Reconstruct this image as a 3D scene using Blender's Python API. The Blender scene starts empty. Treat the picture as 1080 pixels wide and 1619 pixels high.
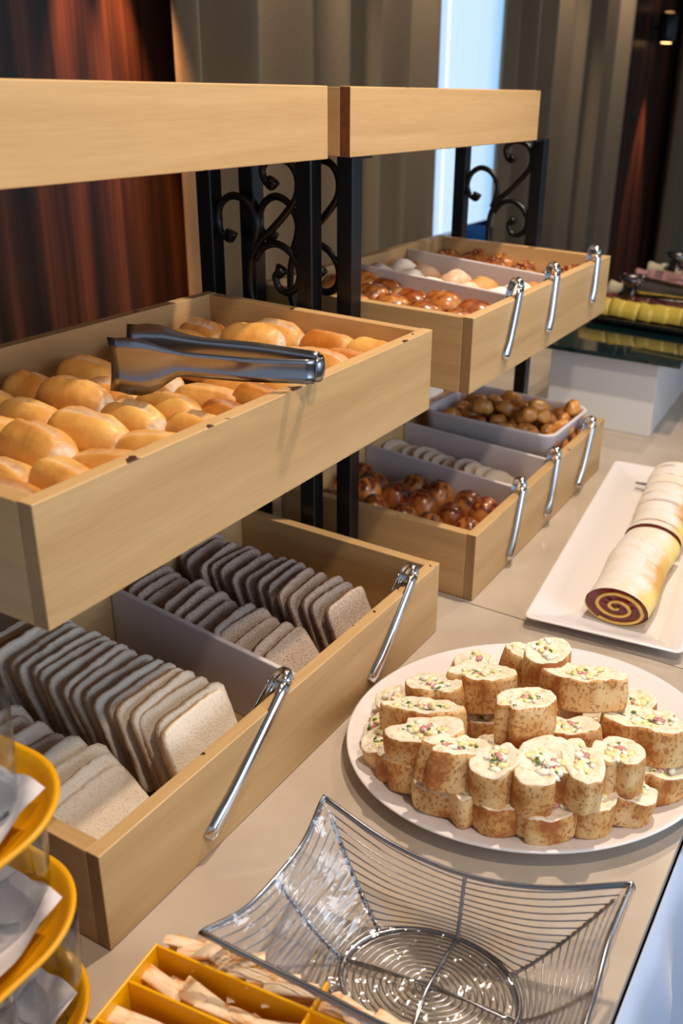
import bpy, bmesh, math, random
from mathutils import Vector, Matrix, noise
random.seed(7)
D = bpy.data
COL = bpy.context.scene.collection
SC = bpy.context.scene
PI = math.pi
sin, cos = math.sin, math.cos
# ------------------------------------------------------------------ camera
FPX = 1478.88
cam = D.cameras.new('camera'); camo = D.objects.new('camera', cam); COL.objects.link(camo)
cam.sensor_fit = 'VERTICAL'; cam.sensor_height = 36.0; cam.lens = FPX / 1619 * 36
cam.shift_x = -150.5 / 1619; cam.shift_y = -42.8 / 1619
cam.clip_start = 0.02; cam.clip_end = 60
_r = Vector((0.88406, 0.46531, 0.0438)); _u = Vector((-0.22255, 0.3367, 0.91493)); _f = Vector((-0.41098, 0.81861, -0.40122))
camo.matrix_world = Matrix(((_r.x, _u.x, -_f.x, 0.58809), (_r.y, _u.y, -_f.y, -0.76664), (_r.z, _u.z, -_f.z, 0.84469), (0, 0, 0, 1)))
cam.dof.use_dof = True; cam.dof.focus_distance = 1.22; cam.dof.aperture_fstop = 5.0
SC.camera = camo
# ------------------------------------------------------------------ view, world, lights
SC.view_settings.view_transform = 'Standard'; SC.view_settings.look = 'None'
SC.view_settings.gamma = 1; SC.view_settings.use_curve_mapping = False
SC.view_settings.exposure = 0.12
SC.cycles.transparent_max_bounces = 32; SC.cycles.max_bounces = 14; SC.cycles.transmission_bounces = 14
w = D.worlds.new('world'); SC.world = w; w.use_nodes = True
wn = w.node_tree.nodes; wn['Background'].inputs[0].default_value = (0.62, 0.79, 1.0, 1); wn['Background'].inputs[1].default_value = 0.50

def spot(name, loc, aim, energy, color, size=70, blend=0.6, rad=0.04):
    l = D.lights.new(name, 'SPOT'); l.energy = energy; l.color = color; l.spot_size = math.radians(size)
    l.spot_blend = blend; l.shadow_soft_size = rad
    o = D.objects.new(name, l); COL.objects.link(o); o.location = loc
    o.rotation_euler = (Vector(aim) - Vector(loc)).to_track_quat('-Z', 'Y').to_euler()
    return o
WARM = (1.0, 0.83, 0.64)
spot('ceiling_spot', (0.27, 0.75, 1.95), (0.06, 0.35, 0.0), 100, WARM, 95, 0.6, 0.03)
spot('ceiling_spot', (0.80, -0.30, 1.95), (0.1, 0.15, 0.1), 52, WARM, 95, 0.6, 0.05)
spot('ceiling_spot', (0.45, 2.2, 1.95), (0.0, 1.5, 0.0), 44, WARM, 95, 0.6, 0.05)
ORANGE = (1.0, 0.50, 0.20)
spot('wall_wash_spot', (-1.32, 1.08, 1.36), (-1.325, 1.08, 0.7), 150, ORANGE, 31, 0.6, 0.008)
spot('wall_wash_spot', (-1.32, 1.22, 1.36), (-1.325, 1.22, 0.7), 150, ORANGE, 31, 0.6, 0.008)
for _y in (1.75, 2.45, 4.0, 4.9):
    spot('curtain_fold_fill', (-1.17, _y, 1.93), (-1.24, _y, 0.4), 54, (1.0, 0.86, 0.68), 75, 0.8, 0.03)  # unseen lights added to graze the curtains and bring out their folds
al = D.lights.new('front_fill_light', 'AREA'); al.shape = 'RECTANGLE'; al.size = 1.8; al.size_y = 1.2; al.energy = 22; al.color = (0.78, 0.88, 1.0)  # added cool fill from the front, lifting the shade inside the trays
ao = D.objects.new('front_fill_light', al); COL.objects.link(ao); ao.location = (2.4, 0.0, 0.85)
ao.rotation_euler = (Vector((0, 0.2, 0.1)) - ao.location).to_track_quat('-Z', 'Y').to_euler()

# ------------------------------------------------------------------ node helpers
def new_mat(name):
    m = D.materials.new(name); m.use_nodes = True
    return m, m.node_tree.nodes, m.node_tree.links, m.node_tree.nodes['Principled BSDF']
def s2l(c):
    return tuple(((v / 255) / 12.92 if v / 255 <= 0.04045 else ((v / 255 + 0.055) / 1.055) ** 2.4) for v in c) + (1,)
def plain(name, rgb, rough=0.5, metal=0, coat=0, spec=0.5, bump=0, bscale=60, var=0.0, vscale=8, sss=0):
    m, n, l, b = new_mat(name)
    b.inputs['Base Color'].default_value = s2l(rgb); b.inputs['Roughness'].default_value = rough
    b.inputs['Metallic'].default_value = metal; b.inputs['Coat Weight'].default_value = coat
    b.inputs['Specular IOR Level'].default_value = spec
    if sss:
        b.inputs['Subsurface Weight'].default_value = sss; b.inputs['Subsurface Radius'].default_value = (0.01, 0.006, 0.004)
    tc = n.new('ShaderNodeTexCoord')
    if var:
        nz = n.new('ShaderNodeTexNoise'); nz.inputs['Scale'].default_value = vscale; nz.inputs['Detail'].default_value = 4
        l.new(tc.outputs['Object'], nz.inputs['Vector'])
        rp = n.new('ShaderNodeValToRGB'); rp.color_ramp.elements[0].position = 0.3; rp.color_ramp.elements[1].position = 0.7
        c = s2l(rgb); rp.color_ramp.elements[0].color = tuple(v * (1 - var) for v in c[:3]) + (1,)
        rp.color_ramp.elements[1].color = tuple(min(1, v * (1 + var)) for v in c[:3]) + (1,)
        l.new(nz.outputs['Fac'], rp.inputs['Fac']); l.new(rp.outputs['Color'], b.inputs['Base Color'])
    if bump:
        nz2 = n.new('ShaderNodeTexNoise'); nz2.inputs['Scale'].default_value = bscale; nz2.inputs['Detail'].default_value = 5
        l.new(tc.outputs['Object'], nz2.inputs['Vector'])
        bp = n.new('ShaderNodeBump'); bp.inputs['Strength'].default_value = bump; bp.inputs['Distance'].default_value = 0.002
        l.new(nz2.outputs['Fac'], bp.inputs['Height']); l.new(bp.outputs['Normal'], b.inputs['Normal'])
    return m
def ramp(n, stops):
    rp = n.new('ShaderNodeValToRGB'); e = rp.color_ramp.elements
    e[0].position = stops[0][0]; e[0].color = stops[0][1]
    e[1].position = stops[-1][0]; e[1].color = stops[-1][1]
    for p, c in stops[1:-1]:
        x = e.new(p); x.color = c
    return rp
def wood(name, axis, c1, c2, rough=0.42, chips=True, freq=1.0):
    m, n, l, b = new_mat(name)
    tc = n.new('ShaderNodeTexCoord'); mp = n.new('ShaderNodeMapping')
    s = [26 * freq, 26 * freq, 26 * freq]; s['xyz'.index(axis)] = 1.6 * freq
    mp.inputs['Scale'].default_value = s
    oi = n.new('ShaderNodeObjectInfo'); mul = n.new('ShaderNodeVectorMath'); mul.operation = 'SCALE'
    add = n.new('ShaderNodeVectorMath'); add.operation = 'ADD'
    l.new(oi.outputs['Location'], mul.inputs[0]); mul.inputs['Scale'].default_value = 3.1
    l.new(tc.outputs['Object'], add.inputs[0]); l.new(mul.outputs['Vector'], add.inputs[1])
    l.new(add.outputs['Vector'], mp.inputs['Vector'])
    nz = n.new('ShaderNodeTexNoise'); nz.inputs['Scale'].default_value = 1.0; nz.inputs['Detail'].default_value = 6; nz.inputs['Distortion'].default_value = 0.6
    l.new(mp.outputs['Vector'], nz.inputs['Vector'])
    rp = ramp(n, [(0.25, s2l(c1)), (0.75, s2l(c2))])
    l.new(nz.outputs['Fac'], rp.inputs['Fac'])
    nz2 = n.new('ShaderNodeTexNoise'); nz2.inputs['Scale'].default_value = 12; nz2.inputs['Detail'].default_value = 8
    l.new(mp.outputs['Vector'], nz2.inputs['Vector'])
    mx = n.new('ShaderNodeMix'); mx.data_type = 'RGBA'; mx.blend_type = 'MULTIPLY'; mx.inputs['Factor'].default_value = 0.2
    rp2 = ramp(n, [(0.35, (0.72, 0.66, 0.58, 1)), (0.6, (1, 1, 1, 1))])
    l.new(nz2.outputs['Fac'], rp2.inputs['Fac']); l.new(rp.outputs['Color'], mx.inputs[6]); l.new(rp2.outputs['Color'], mx.inputs[7])
    out = mx.outputs[2]
    if chips:   # worn dark chips along the board edges
        gs = n.new('ShaderNodeSeparateXYZ'); l.new(tc.outputs['Generated'], gs.inputs[0])
        mt = n.new('ShaderNodeMath'); mt.operation = 'SUBTRACT'; mt.inputs[1].default_value = 0.5; l.new(gs.outputs['Z'], mt.inputs[0])
        ab = n.new('ShaderNodeMath'); ab.operation = 'ABSOLUTE'; l.new(mt.outputs[0], ab.inputs[0])
        gt = n.new('ShaderNodeMath'); gt.operation = 'GREATER_THAN'; gt.inputs[1].default_value = 0.492; l.new(ab.outputs[0], gt.inputs[0])
        nz3 = n.new('ShaderNodeTexNoise'); nz3.inputs['Scale'].default_value = 30; l.new(add.outputs['Vector'], nz3.inputs['Vector'])
        g2 = n.new('ShaderNodeMath'); g2.operation = 'GREATER_THAN'; g2.inputs[1].default_value = 0.67; l.new(nz3.outputs['Fac'], g2.inputs[0])
        mm = n.new('ShaderNodeMath'); mm.operation = 'MULTIPLY'; l.new(gt.outputs[0], mm.inputs[0]); l.new(g2.outputs[0], mm.inputs[1])
        m3 = n.new('ShaderNodeMix'); m3.data_type = 'RGBA'; l.new(mm.outputs[0], m3.inputs['Factor'])
        l.new(out, m3.inputs[6]); m3.inputs[7].default_value = s2l((70, 40, 20)); out = m3.outputs[2]
    l.new(out, b.inputs['Base Color']); b.inputs['Roughness'].default_value = rough
    bp = n.new('ShaderNodeBump'); bp.inputs['Strength'].default_value = 0.08; bp.inputs['Distance'].default_value = 0.001
    l.new(nz2.outputs['Fac'], bp.inputs['Height']); l.new(bp.outputs['Normal'], b.inputs['Normal'])
    return m
def bread(name, top, deep, pale, rough=0.45, nscale=9, bump=0.25, coat=0.0, powder=None, toast=None):
    """crust colour by noise; vertex attribute 'mark' r = pale torn crumb, g = browned topping, b = powder"""
    m, n, l, b = new_mat(name)
    tc = n.new('ShaderNodeTexCoord'); oi = n.new('ShaderNodeObjectInfo')
    add = n.new('ShaderNodeVectorMath'); add.operation = 'ADD'; l.new(tc.outputs['Object'], add.inputs[0])
    cb = n.new('ShaderNodeCombineXYZ'); l.new(oi.outputs['Random'], cb.inputs[0]); l.new(oi.outputs['Random'], cb.inputs[1])
    l.new(cb.outputs[0], add.inputs[1])
    nz = n.new('ShaderNodeTexNoise'); nz.inputs['Scale'].default_value = nscale; nz.inputs['Detail'].default_value = 5
    l.new(add.outputs[0], nz.inputs['Vector'])
    ad = n.new('ShaderNodeMath'); ad.operation = 'MULTIPLY_ADD'; ad.inputs[1].default_value = 0.22; l.new(oi.outputs['Random'], ad.inputs[0]); l.new(nz.outputs['Fac'], ad.inputs[2])
    rp = ramp(n, [(0.42, s2l(top)), (0.82, s2l(deep))]); l.new(ad.outputs[0], rp.inputs['Fac'])
    at = n.new('ShaderNodeAttribute'); at.attribute_name = 'mark'
    sp = n.new('ShaderNodeSeparateColor'); l.new(at.outputs['Color'], sp.inputs[0])
    nf = n.new('ShaderNodeTexNoise'); nf.inputs['Scale'].default_value = 130; nf.inputs['Detail'].default_value = 4; l.new(add.outputs[0], nf.inputs['Vector'])
    def layer(colin, maskout, color, k=1.6):
        a = n.new('ShaderNodeMath'); a.operation = 'MULTIPLY_ADD'; a.use_clamp = True
        sb = n.new('ShaderNodeMath'); sb.operation = 'SUBTRACT'; sb.inputs[1].default_value = 0.5; l.new(nf.outputs['Fac'], sb.inputs[0])
        ml = n.new('ShaderNodeMath'); ml.operation = 'MULTIPLY'; l.new(sb.outputs[0], ml.inputs[0]); l.new(maskout, ml.inputs[1])
        l.new(ml.outputs[0], a.inputs[0]); a.inputs[1].default_value = 1.8; l.new(maskout, a.inputs[2])
        mx = n.new('ShaderNodeMix'); mx.data_type = 'RGBA'; l.new(a.outputs[0], mx.inputs['Factor']); l.new(colin, mx.inputs[6]); mx.inputs[7].default_value = s2l(color)
        return mx.outputs[2]
    c = layer(rp.outputs['Color'], sp.outputs[0], pale)
    c = layer(c, sp.outputs[1], toast or (120, 60, 25))
    c = layer(c, sp.outputs[2], powder or (240, 235, 228))
    l.new(c, b.inputs['Base Color']); b.inputs['Roughness'].default_value = rough; b.inputs['Coat Weight'].default_value = coat; b.inputs['Coat Roughness'].default_value = 0.25
    bp = n.new('ShaderNodeBump'); bp.inputs['Strength'].default_value = bump; bp.inputs['Distance'].default_value = 0.002
    l.new(nf.outputs['Fac'], bp.inputs['Height']); l.new(bp.outputs['Normal'], b.inputs['Normal'])
    return m
def crumb(name, rgb, speck, specks=0.6, rough=0.9, scale=220):
    m, n, l, b = new_mat(name)
    tc = n.new('ShaderNodeTexCoord'); oi = n.new('ShaderNodeObjectInfo')
    add = n.new('ShaderNodeVectorMath'); add.operation = 'ADD'; l.new(tc.outputs['Object'], add.inputs[0]); l.new(oi.outputs['Random'], add.inputs[1])
    nz = n.new('ShaderNodeTexNoise'); nz.inputs['Scale'].default_value = scale; nz.inputs['Detail'].default_value = 3; l.new(add.outputs[0], nz.inputs['Vector'])
    c = s2l(rgb)
    rp = ramp(n, [(0.28, s2l(speck)), (0.28 + 0.25 * specks, tuple(v * 0.9 for v in c[:3]) + (1,)), (0.72, c)])
    l.new(nz.outputs['Fac'], rp.inputs['Fac']); l.new(rp.outputs['Color'], b.inputs['Base Color']); b.inputs['Roughness'].default_value = rough
    b.inputs['Specular IOR Level'].default_value = 0.15
    bp = n.new('ShaderNodeBump'); bp.inputs['Strength'].default_value = 0.6; bp.inputs['Distance'].default_value = 0.0015
    l.new(nz.outputs['Fac'], bp.inputs['Height']); l.new(bp.outputs['Normal'], b.inputs['Normal'])
    return m

# ------------------------------------------------------------------ materials
BEECH_Y = wood('beech_long', 'y', (186, 148, 98), (210, 174, 124))
BEECH_X = wood('beech_cross', 'x', (182, 144, 94), (206, 169, 119))
BEECH_END = wood('beech_end', 'z', (142, 108, 68), (168, 132, 88), chips=False)
RAW_EDGE = plain('raw_edge', (112, 62, 26), 0.7, var=0.3, vscale=60)
IRON = plain('black_iron', (8, 8, 10), 0.33, bump=0.05, bscale=200)
STEEL = plain('steel', (205, 205, 208), 0.16, metal=1, var=0.05, vscale=30)
WIRE = plain('wire_steel', (150, 150, 155), 0.22, metal=1)
PORC = plain('porcelain', (232, 226, 228), 0.14, coat=0.3)
WPLAST = plain('white_plastic', (214, 205, 208), 0.45, sss=0.05)
YELLOW = plain('yellow_plastic', (240, 172, 4), 0.32, spec=0.4)
AMBER = plain('amber_plastic', (226, 160, 10), 0.32, spec=0.4)
PAPER = plain('paper', (226, 220, 226), 0.8)
BLACKP = plain('black_plastic', (18, 18, 20), 0.35)
ROLL = bread('roll_crust', (230, 176, 94), (190, 114, 38), (226, 206, 184), 0.46, coat=0.06, bump=0.3, nscale=14)
GLOSSY = bread('glossy_crust', (214, 142, 66), (158, 82, 32), (232, 196, 140), 0.3, coat=0.3, bump=0.12, toast=(96, 34, 18))
SUGAR = bread('sugared_crust', (216, 160, 96), (190, 120, 58), (235, 205, 160), 0.6, bump=0.2)
CROIS = bread('croissant_crust', (214, 150, 74), (164, 98, 40), (216, 164, 92), 0.35, coat=0.15, bump=0.25)
WHITEB = crumb('white_crumb', (232, 218, 202), (196, 172, 146), 0.5, scale=420)
WCRUST = crumb('white_crust', (216, 188, 156), (184, 146, 110), 0.6, scale=120)
BROWNB = crumb('brown_crumb', (200, 180, 166), (110, 88, 76), 0.8, scale=480)
BCRUST = crumb('brown_crust', (142, 110, 90), (80, 52, 38), 0.6, scale=90)
SCRUMB = crumb('sandwich_crumb', (246, 234, 214), (218, 188, 148), 0.6, scale=130)
def speckled_crust():
    m, n, l, b = new_mat('sandwich_crust')
    tc = n.new('ShaderNodeTexCoord'); oi = n.new('ShaderNodeObjectInfo')
    add = n.new('ShaderNodeVectorMath'); add.operation = 'ADD'; l.new(tc.outputs['Object'], add.inputs[0]); l.new(oi.outputs['Random'], add.inputs[1])
    mp = n.new('ShaderNodeMapping'); mp.inputs['Scale'].default_value = (1, 1, 0.75); l.new(add.outputs[0], mp.inputs['Vector'])
    nz = n.new('ShaderNodeTexNoise'); nz.inputs['Scale'].default_value = 240; nz.inputs['Detail'].default_value = 1; l.new(mp.outputs[0], nz.inputs['Vector'])
    nb = n.new('ShaderNodeTexNoise'); nb.inputs['Scale'].default_value = 22; nb.inputs['Detail'].default_value = 3; l.new(add.outputs[0], nb.inputs['Vector'])
    base = ramp(n, [(0.38, s2l((238, 200, 142))), (0.55, s2l((214, 156, 86))), (0.68, s2l((170, 100, 42)))]); l.new(nb.outputs['Fac'], base.inputs['Fac'])
    sm = n.new('ShaderNodeMath'); sm.operation = 'MULTIPLY_ADD'; sm.inputs[1].default_value = 0.45; l.new(nb.outputs['Fac'], sm.inputs[0]); l.new(nz.outputs['Fac'], sm.inputs[2])
    mk = ramp(n, [(0.77, (0, 0, 0, 1)), (0.83, (0.7, 0.7, 0.7, 1))]); l.new(sm.outputs[0], mk.inputs['Fac'])
    mx = n.new('ShaderNodeMix'); mx.data_type = 'RGBA'; l.new(mk.outputs['Color'], mx.inputs['Factor']); l.new(base.outputs['Color'], mx.inputs[6]); mx.inputs[7].default_value = s2l((168, 92, 36))
    l.new(mx.outputs[2], b.inputs['Base Color']); b.inputs['Roughness'].default_value = 0.6
    bp = n.new('ShaderNodeBump'); bp.inputs['Strength'].default_value = 0.35; bp.inputs['Distance'].default_value = 0.0015
    l.new(nz.outputs['Fac'], bp.inputs['Height']); l.new(bp.outputs['Normal'], b.inputs['Normal'])
    return m
SCRUST = speckled_crust()
EGG = plain('egg_filling', (240, 226, 168), 0.5, var=0.1, vscale=200)
HAMM = plain('ham_filling', (206, 146, 144), 0.45, var=0.2, vscale=150)
CREAM = plain('cream_filling', (244, 238, 222), 0.4)
HERB = plain('herb_filling', (96, 128, 44), 0.6, var=0.3, vscale=200)
SPONGE = plain('sponge', (236, 192, 104), 0.8, bump=0.4, bscale=300, var=0.12, vscale=60)
JAM = plain('jam', (118, 24, 12), 0.15, coat=0.5, var=0.5, vscale=60)
CHEESE = plain('cheese', (232, 196, 84), 0.4, var=0.08, vscale=20)
WCHEESE = plain('white_cheese', (236, 224, 190), 0.45, var=0.05)
PINK = plain('ham', (206, 150, 150), 0.4, var=0.15, vscale=25)
SALAMI = plain('salami', (126, 62, 58), 0.4, var=0.35, vscale=90)
def glassmat(name, tint, rough=0.02, ior=1.45):
    m, n, l, b = new_mat(name)
    b.inputs['Base Color'].default_value = tint; b.inputs['Roughness'].default_value = rough
    b.inputs['Transmission Weight'].default_value = 1; b.inputs['IOR'].default_value = ior
    return m
GLASS = glassmat('clear_glass', (0.93, 0.97, 1, 1))
GREENGLASS = plain('dark_green_glass', (14, 36, 38), 0.06, coat=0.5)
def film():
    m, n, l, b = new_mat('cling_film')
    out = n['Material Output']
    tr = n.new('ShaderNodeBsdfTransparent'); gl = n.new('ShaderNodeBsdfGlossy'); gl.inputs['Roughness'].default_value = 0.06
    gl.inputs['Color'].default_value = (0.95, 0.97, 1, 1)
    fr = n.new('ShaderNodeLayerWeight'); fr.inputs['Blend'].default_value = .5
    pw = n.new('ShaderNodeMath'); pw.operation = 'POWER'; pw.inputs[1].default_value = 2.6; l.new(fr.outputs['Facing'], pw.inputs[0])
    ad = n.new('ShaderNodeMath'); ad.operation = 'ADD'; ad.inputs[1].default_value = 0.13
    mx = n.new('ShaderNodeMixShader'); tc = n.new('ShaderNodeTexCoord')
    mp = n.new('ShaderNodeMapping'); mp.inputs['Scale'].default_value = (70, 22, 40); mp.inputs['Rotation'].default_value = (0, 0, 0.5)
    nz = n.new('ShaderNodeTexNoise'); nz.inputs['Scale'].default_value = 1; nz.inputs['Detail'].default_value = 3; nz.inputs['Distortion'].default_value = 1
    bp = n.new('ShaderNodeBump'); bp.inputs['Strength'].default_value = 0.8; bp.inputs['Distance'].default_value = 0.004
    l.new(tc.outputs['Object'], mp.inputs[0]); l.new(mp.outputs[0], nz.inputs['Vector']); l.new(nz.outputs['Fac'], bp.inputs['Height'])
    l.new(bp.outputs[0], gl.inputs['Normal']); l.new(bp.outputs[0], fr.inputs['Normal'])
    l.new(pw.outputs[0], ad.inputs[0]); l.new(ad.outputs[0], mx.inputs[0]); l.new(tr.outputs[0], mx.inputs[1]); l.new(gl.outputs[0], mx.inputs[2])
    l.new(mx.outputs[0], out.inputs['Surface'])
    return m
FILM = film()

# ------------------------------------------------------------------ mesh helpers
class MB:
    def __init__(s): s.v = []; s.f = []; s.m = []; s.marks = None
    def add(s, vs, fs, mi=0):
        o = len(s.v); s.v += [tuple(p) for p in vs]
        for f in fs: s.f.append(tuple(i + o for i in f)); s.m.append(mi)
        return s
    def box(s, x0, x1, y0, y1, z0, z1, mi=0):
        vs = [(x, y, z) for z in (z0, z1) for y in (y0, y1) for x in (x0, x1)]
        return s.add(vs, [(0, 2, 3, 1), (4, 5, 7, 6), (0, 1, 5, 4), (2, 6, 7, 3), (0, 4, 6, 2), (1, 3, 7, 5)], mi)
    def tube(s, path, r, n=8, closed=False, mi=0, flat=None, up=(0, 0, 1)):
        """sweep a circle (or ellipse flat=(a,b)) along a path; r may be a list"""
        P = [Vector(p) for p in path]; N = len(P); rings = []
        prev = None
        for i in range(N):
            if closed: t = P[(i + 1) % N] - P[i - 1]
            else: t = P[min(i + 1, N - 1)] - P[max(i - 1, 0)]
            if t.length < 1e-9: t = Vector((0, 0, 1))
            t.normalize()
            if flat: a = Vector(up)
            else: a = prev if prev else (Vector((0, 0, 1)) if abs(t.z) < 0.9 else Vector((1, 0, 0)))
            a = a - t * a.dot(t)
            if a.length < 1e-6: a = t.orthogonal()
            a.normalize(); prev = a; b = t.cross(a)
            rr = r[i] if isinstance(r, (list, tuple)) else r
            fa, fb = flat if flat else (1, 1)
            rings.append([P[i] + a * cos(2 * PI * k / n) * rr * fa + b * sin(2 * PI * k / n) * rr * fb for k in range(n)])
        vs = [p for rg in rings for p in rg]; fs = []
        for i in range(N if closed else N - 1):
            j = (i + 1) % N
            for k in range(n): fs.append((i * n + k, i * n + (k + 1) % n, j * n + (k + 1) % n, j * n + k))
        if not closed:
            fs.append(tuple(range(n))[::-1]); fs.append(tuple((N - 1) * n + k for k in range(n)))
        return s.add(vs, fs, mi)
    def lathe(s, prof, n=40, mi=0, ctr=(0, 0, 0), sx=1, sy=1):
        vs = []; fs = []
        for r, z in prof:
            for k in range(n):
                a = 2 * PI * k / n; vs.append((ctr[0] + r * cos(a) * sx, ctr[1] + r * sin(a) * sy, ctr[2] + z))
        for i in range(len(prof) - 1):
            for k in range(n): fs.append((i * n + k, i * n + (k + 1) % n, (i + 1) * n + (k + 1) % n, (i + 1) * n + k))
        if prof[0][0] < .002: fs.append(tuple(range(n))[::-1])
        if prof[-1][0] < .002: fs.append(tuple((len(prof) - 1) * n + k for k in range(n)))
        return s.add(vs, fs, mi)
    def grid(s, nu, nv, fn, mi=0, closeu=False):
        vs = [fn(i / (nu if closeu else nu - 1), j / (nv - 1)) for j in range(nv) for i in range(nu)]; fs = []
        for j in range(nv - 1):
            for i in range(nu if closeu else nu - 1):
                k = (i + 1) % nu; fs.append((j * nu + i, j * nu + k, (j + 1) * nu + k, (j + 1) * nu + i))
        return s.add(vs, fs, mi)
    def mesh(s, name, mats, smooth=True):
        me = D.meshes.new(name); me.from_pydata(s.v, [], s.f)
        for m in (mats if isinstance(mats, (list, tuple)) else [mats]): me.materials.append(m)
        me.polygons.foreach_set('material_index', s.m)
        if s.marks:
            at = me.color_attributes.new('mark', 'FLOAT_COLOR', 'POINT')
            for i, c in enumerate(s.marks): at.data[i].color = (c[0], c[1], c[2], 1)
        bm = bmesh.new(); bm.from_mesh(me); bmesh.ops.recalc_face_normals(bm, faces=bm.faces); bm.to_mesh(me); bm.free()
        if smooth: me.polygons.foreach_set('use_smooth', [True] * len(me.polygons))
        me.update(); return me
def obj(name, me, parent=None, loc=(0, 0, 0), rot=(0, 0, 0), bevel=0, solid=0, sub=0):
    o = D.objects.new(name, me); COL.objects.link(o); o.location = loc; o.rotation_euler = rot
    if parent: o.parent = parent
    if solid: md = o.modifiers.new('s', 'SOLIDIFY'); md.thickness = solid; md.offset = 0
    if sub: md = o.modifiers.new('u', 'SUBSURF'); md.levels = sub; md.render_levels = sub
    if bevel: md = o.modifiers.new('b', 'BEVEL'); md.width = bevel; md.segments = 2; md.limit_method = 'ANGLE'
    return o
def tag(o, label=None, cat=None, group=None, kind=None):
    if label: o['label'] = label
    if cat: o['category'] = cat
    if group: o['group'] = group
    if kind: o['kind'] = kind
    return o
def empty(name, loc=(0, 0, 0), rz=0, label=None, cat=None, group=None):
    o = D.objects.new(name, None); COL.objects.link(o); o.empty_display_size = 0.02; o.location = loc; o.rotation_euler = (0, 0, rz)
    return tag(o, label, cat, group)
def boxpart(name, parent, m, x0, x1, y0, y1, z0, z1, bevel=0.0012):
    return obj(name, MB().box(x0, x1, y0, y1, z0, z1).mesh(name, m, False), parent, bevel=bevel)
def clone(root, loc, rot, label=None):
    c = root.copy(); COL.objects.link(c); c.location = loc; c.rotation_euler = rot
    if label: c['label'] = label
    for ch in root.children:
        d = ch.copy(); COL.objects.link(d); d.parent = c
        for g in ch.children:
            e = g.copy(); COL.objects.link(e); e.parent = d
    return c
ORD = ['first', 'second', 'third', 'fourth', 'fifth', 'sixth', 'seventh', 'eighth', 'ninth', 'tenth', 'eleventh', 'twelfth', 'thirteenth', 'fourteenth', 'fifteenth', 'sixteenth', 'seventeenth', 'eighteenth', 'nineteenth', 'twentieth', 'twenty-first', 'twenty-second']
def smooth_path(pts, n=8, closed=False):
    P = [Vector(p) for p in pts]; out = []; N = len(P)
    for i in range(N if closed else N - 1):
        p1, p2 = P[i], P[(i + 1) % N]
        p0 = P[i - 1] if (closed or i > 0) else p1 * 2 - p2
        p3 = P[(i + 2) % N] if (closed or i < N - 2) else p2 * 2 - p1
        for k in range(n):
            t = k / n
            out.append(0.5 * ((2 * p1) + (p2 - p0) * t + (2 * p0 - 5 * p1 + 4 * p2 - p3) * t * t + (3 * p1 - p0 - 3 * p2 + p3) * t ** 3))
    if not closed: out.append(P[-1])
    return out

# ------------------------------------------------------------------ setting
def rosewood():
    m, n, l, b = new_mat('rosewood')
    tc = n.new('ShaderNodeTexCoord'); mp = n.new('ShaderNodeMapping'); mp.inputs['Scale'].default_value = (13, 13, 0.3)
    l.new(tc.outputs['Object'], mp.inputs['Vector'])
    nz = n.new('ShaderNodeTexNoise'); nz.inputs['Scale'].default_value = 1; nz.inputs['Detail'].default_value = 6; nz.inputs['Distortion'].default_value = 0.25
    l.new(mp.outputs[0], nz.inputs['Vector'])
    rp = ramp(n, [(0.34, s2l((14, 7, 5))), (0.46, s2l((50, 24, 15))), (0.56, s2l((80, 42, 27))), (0.68, s2l((112, 62, 40)))])
    l.new(nz.outputs['Fac'], rp.inputs['Fac'])
    mp2 = n.new('ShaderNodeMapping'); mp2.inputs['Scale'].default_value = (160, 160, 2.2); l.new(tc.outputs['Object'], mp2.inputs['Vector'])
    n2 = n.new('ShaderNodeTexNoise'); n2.inputs['Detail'].default_value = 2; n2.inputs['Scale'].default_value = 1; l.new(mp2.outputs[0], n2.inputs['Vector'])
    r2 = ramp(n, [(0.35, (0.55, 0.55, 0.55, 1)), (0.6, (1, 1, 1, 1))]); l.new(n2.outputs['Fac'], r2.inputs['Fac'])
    mx = n.new('ShaderNodeMix'); mx.data_type = 'RGBA'; mx.blend_type = 'MULTIPLY'; mx.inputs['Factor'].default_value = 0.8
    l.new(rp.outputs[0], mx.inputs[6]); l.new(r2.outputs[0], mx.inputs[7]); l.new(mx.outputs[2], b.inputs['Base Color'])
    b.inputs['Roughness'].default_value = 0.38
    return m
ROSE = rosewood()
def fabric(name, c1, c2):
    m, n, l, b = new_mat(name)
    tc = n.new('ShaderNodeTexCoord'); nz = n.new('ShaderNodeTexNoise'); nz.inputs['Scale'].default_value = 350
    l.new(tc.outputs['Object'], nz.inputs['Vector'])
    rp = ramp(n, [(0.3, s2l(c1)), (0.7, s2l(c2))]); l.new(nz.outputs['Fac'], rp.inputs['Fac']); l.new(rp.outputs[0], b.inputs['Base Color'])
    b.inputs['Roughness'].default_value = 0.85; b.inputs['Sheen Weight'].default_value = 0.2
    return m
LINEN = fabric('linen', (122, 102, 78), (146, 124, 96))
WALLM = plain('painted_wall', (150, 140, 128), 0.8, bump=0.1)
FLOORM = plain('floor_tile', (96, 84, 74), 0.35, var=0.1, vscale=3)
ZT, ZF = 1.98, -0.86
WX = -1.40
def struct(name, mb, m, smooth=False):
    return tag(obj(name, mb.mesh(name, m, smooth)), kind='structure')
struct('floor', MB().box(-1.6, 4.2, -2.6, 9.2, ZF - 0.05, ZF), FLOORM)
struct('ceiling', MB().box(-1.6, 2.4, -2.6, 9.2, ZT + 0.06, ZT + 0.11), WALLM)
wl = MB(); WY0, WY1, WZ0 = 3.00, 4.06, 0.10
wl.box(WX - 0.15, WX - 0.03, -2.6, WY0, ZF, ZT + 0.06); wl.box(WX - 0.15, WX - 0.03, WY1, 7.42, ZF, ZT + 0.06)
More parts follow.
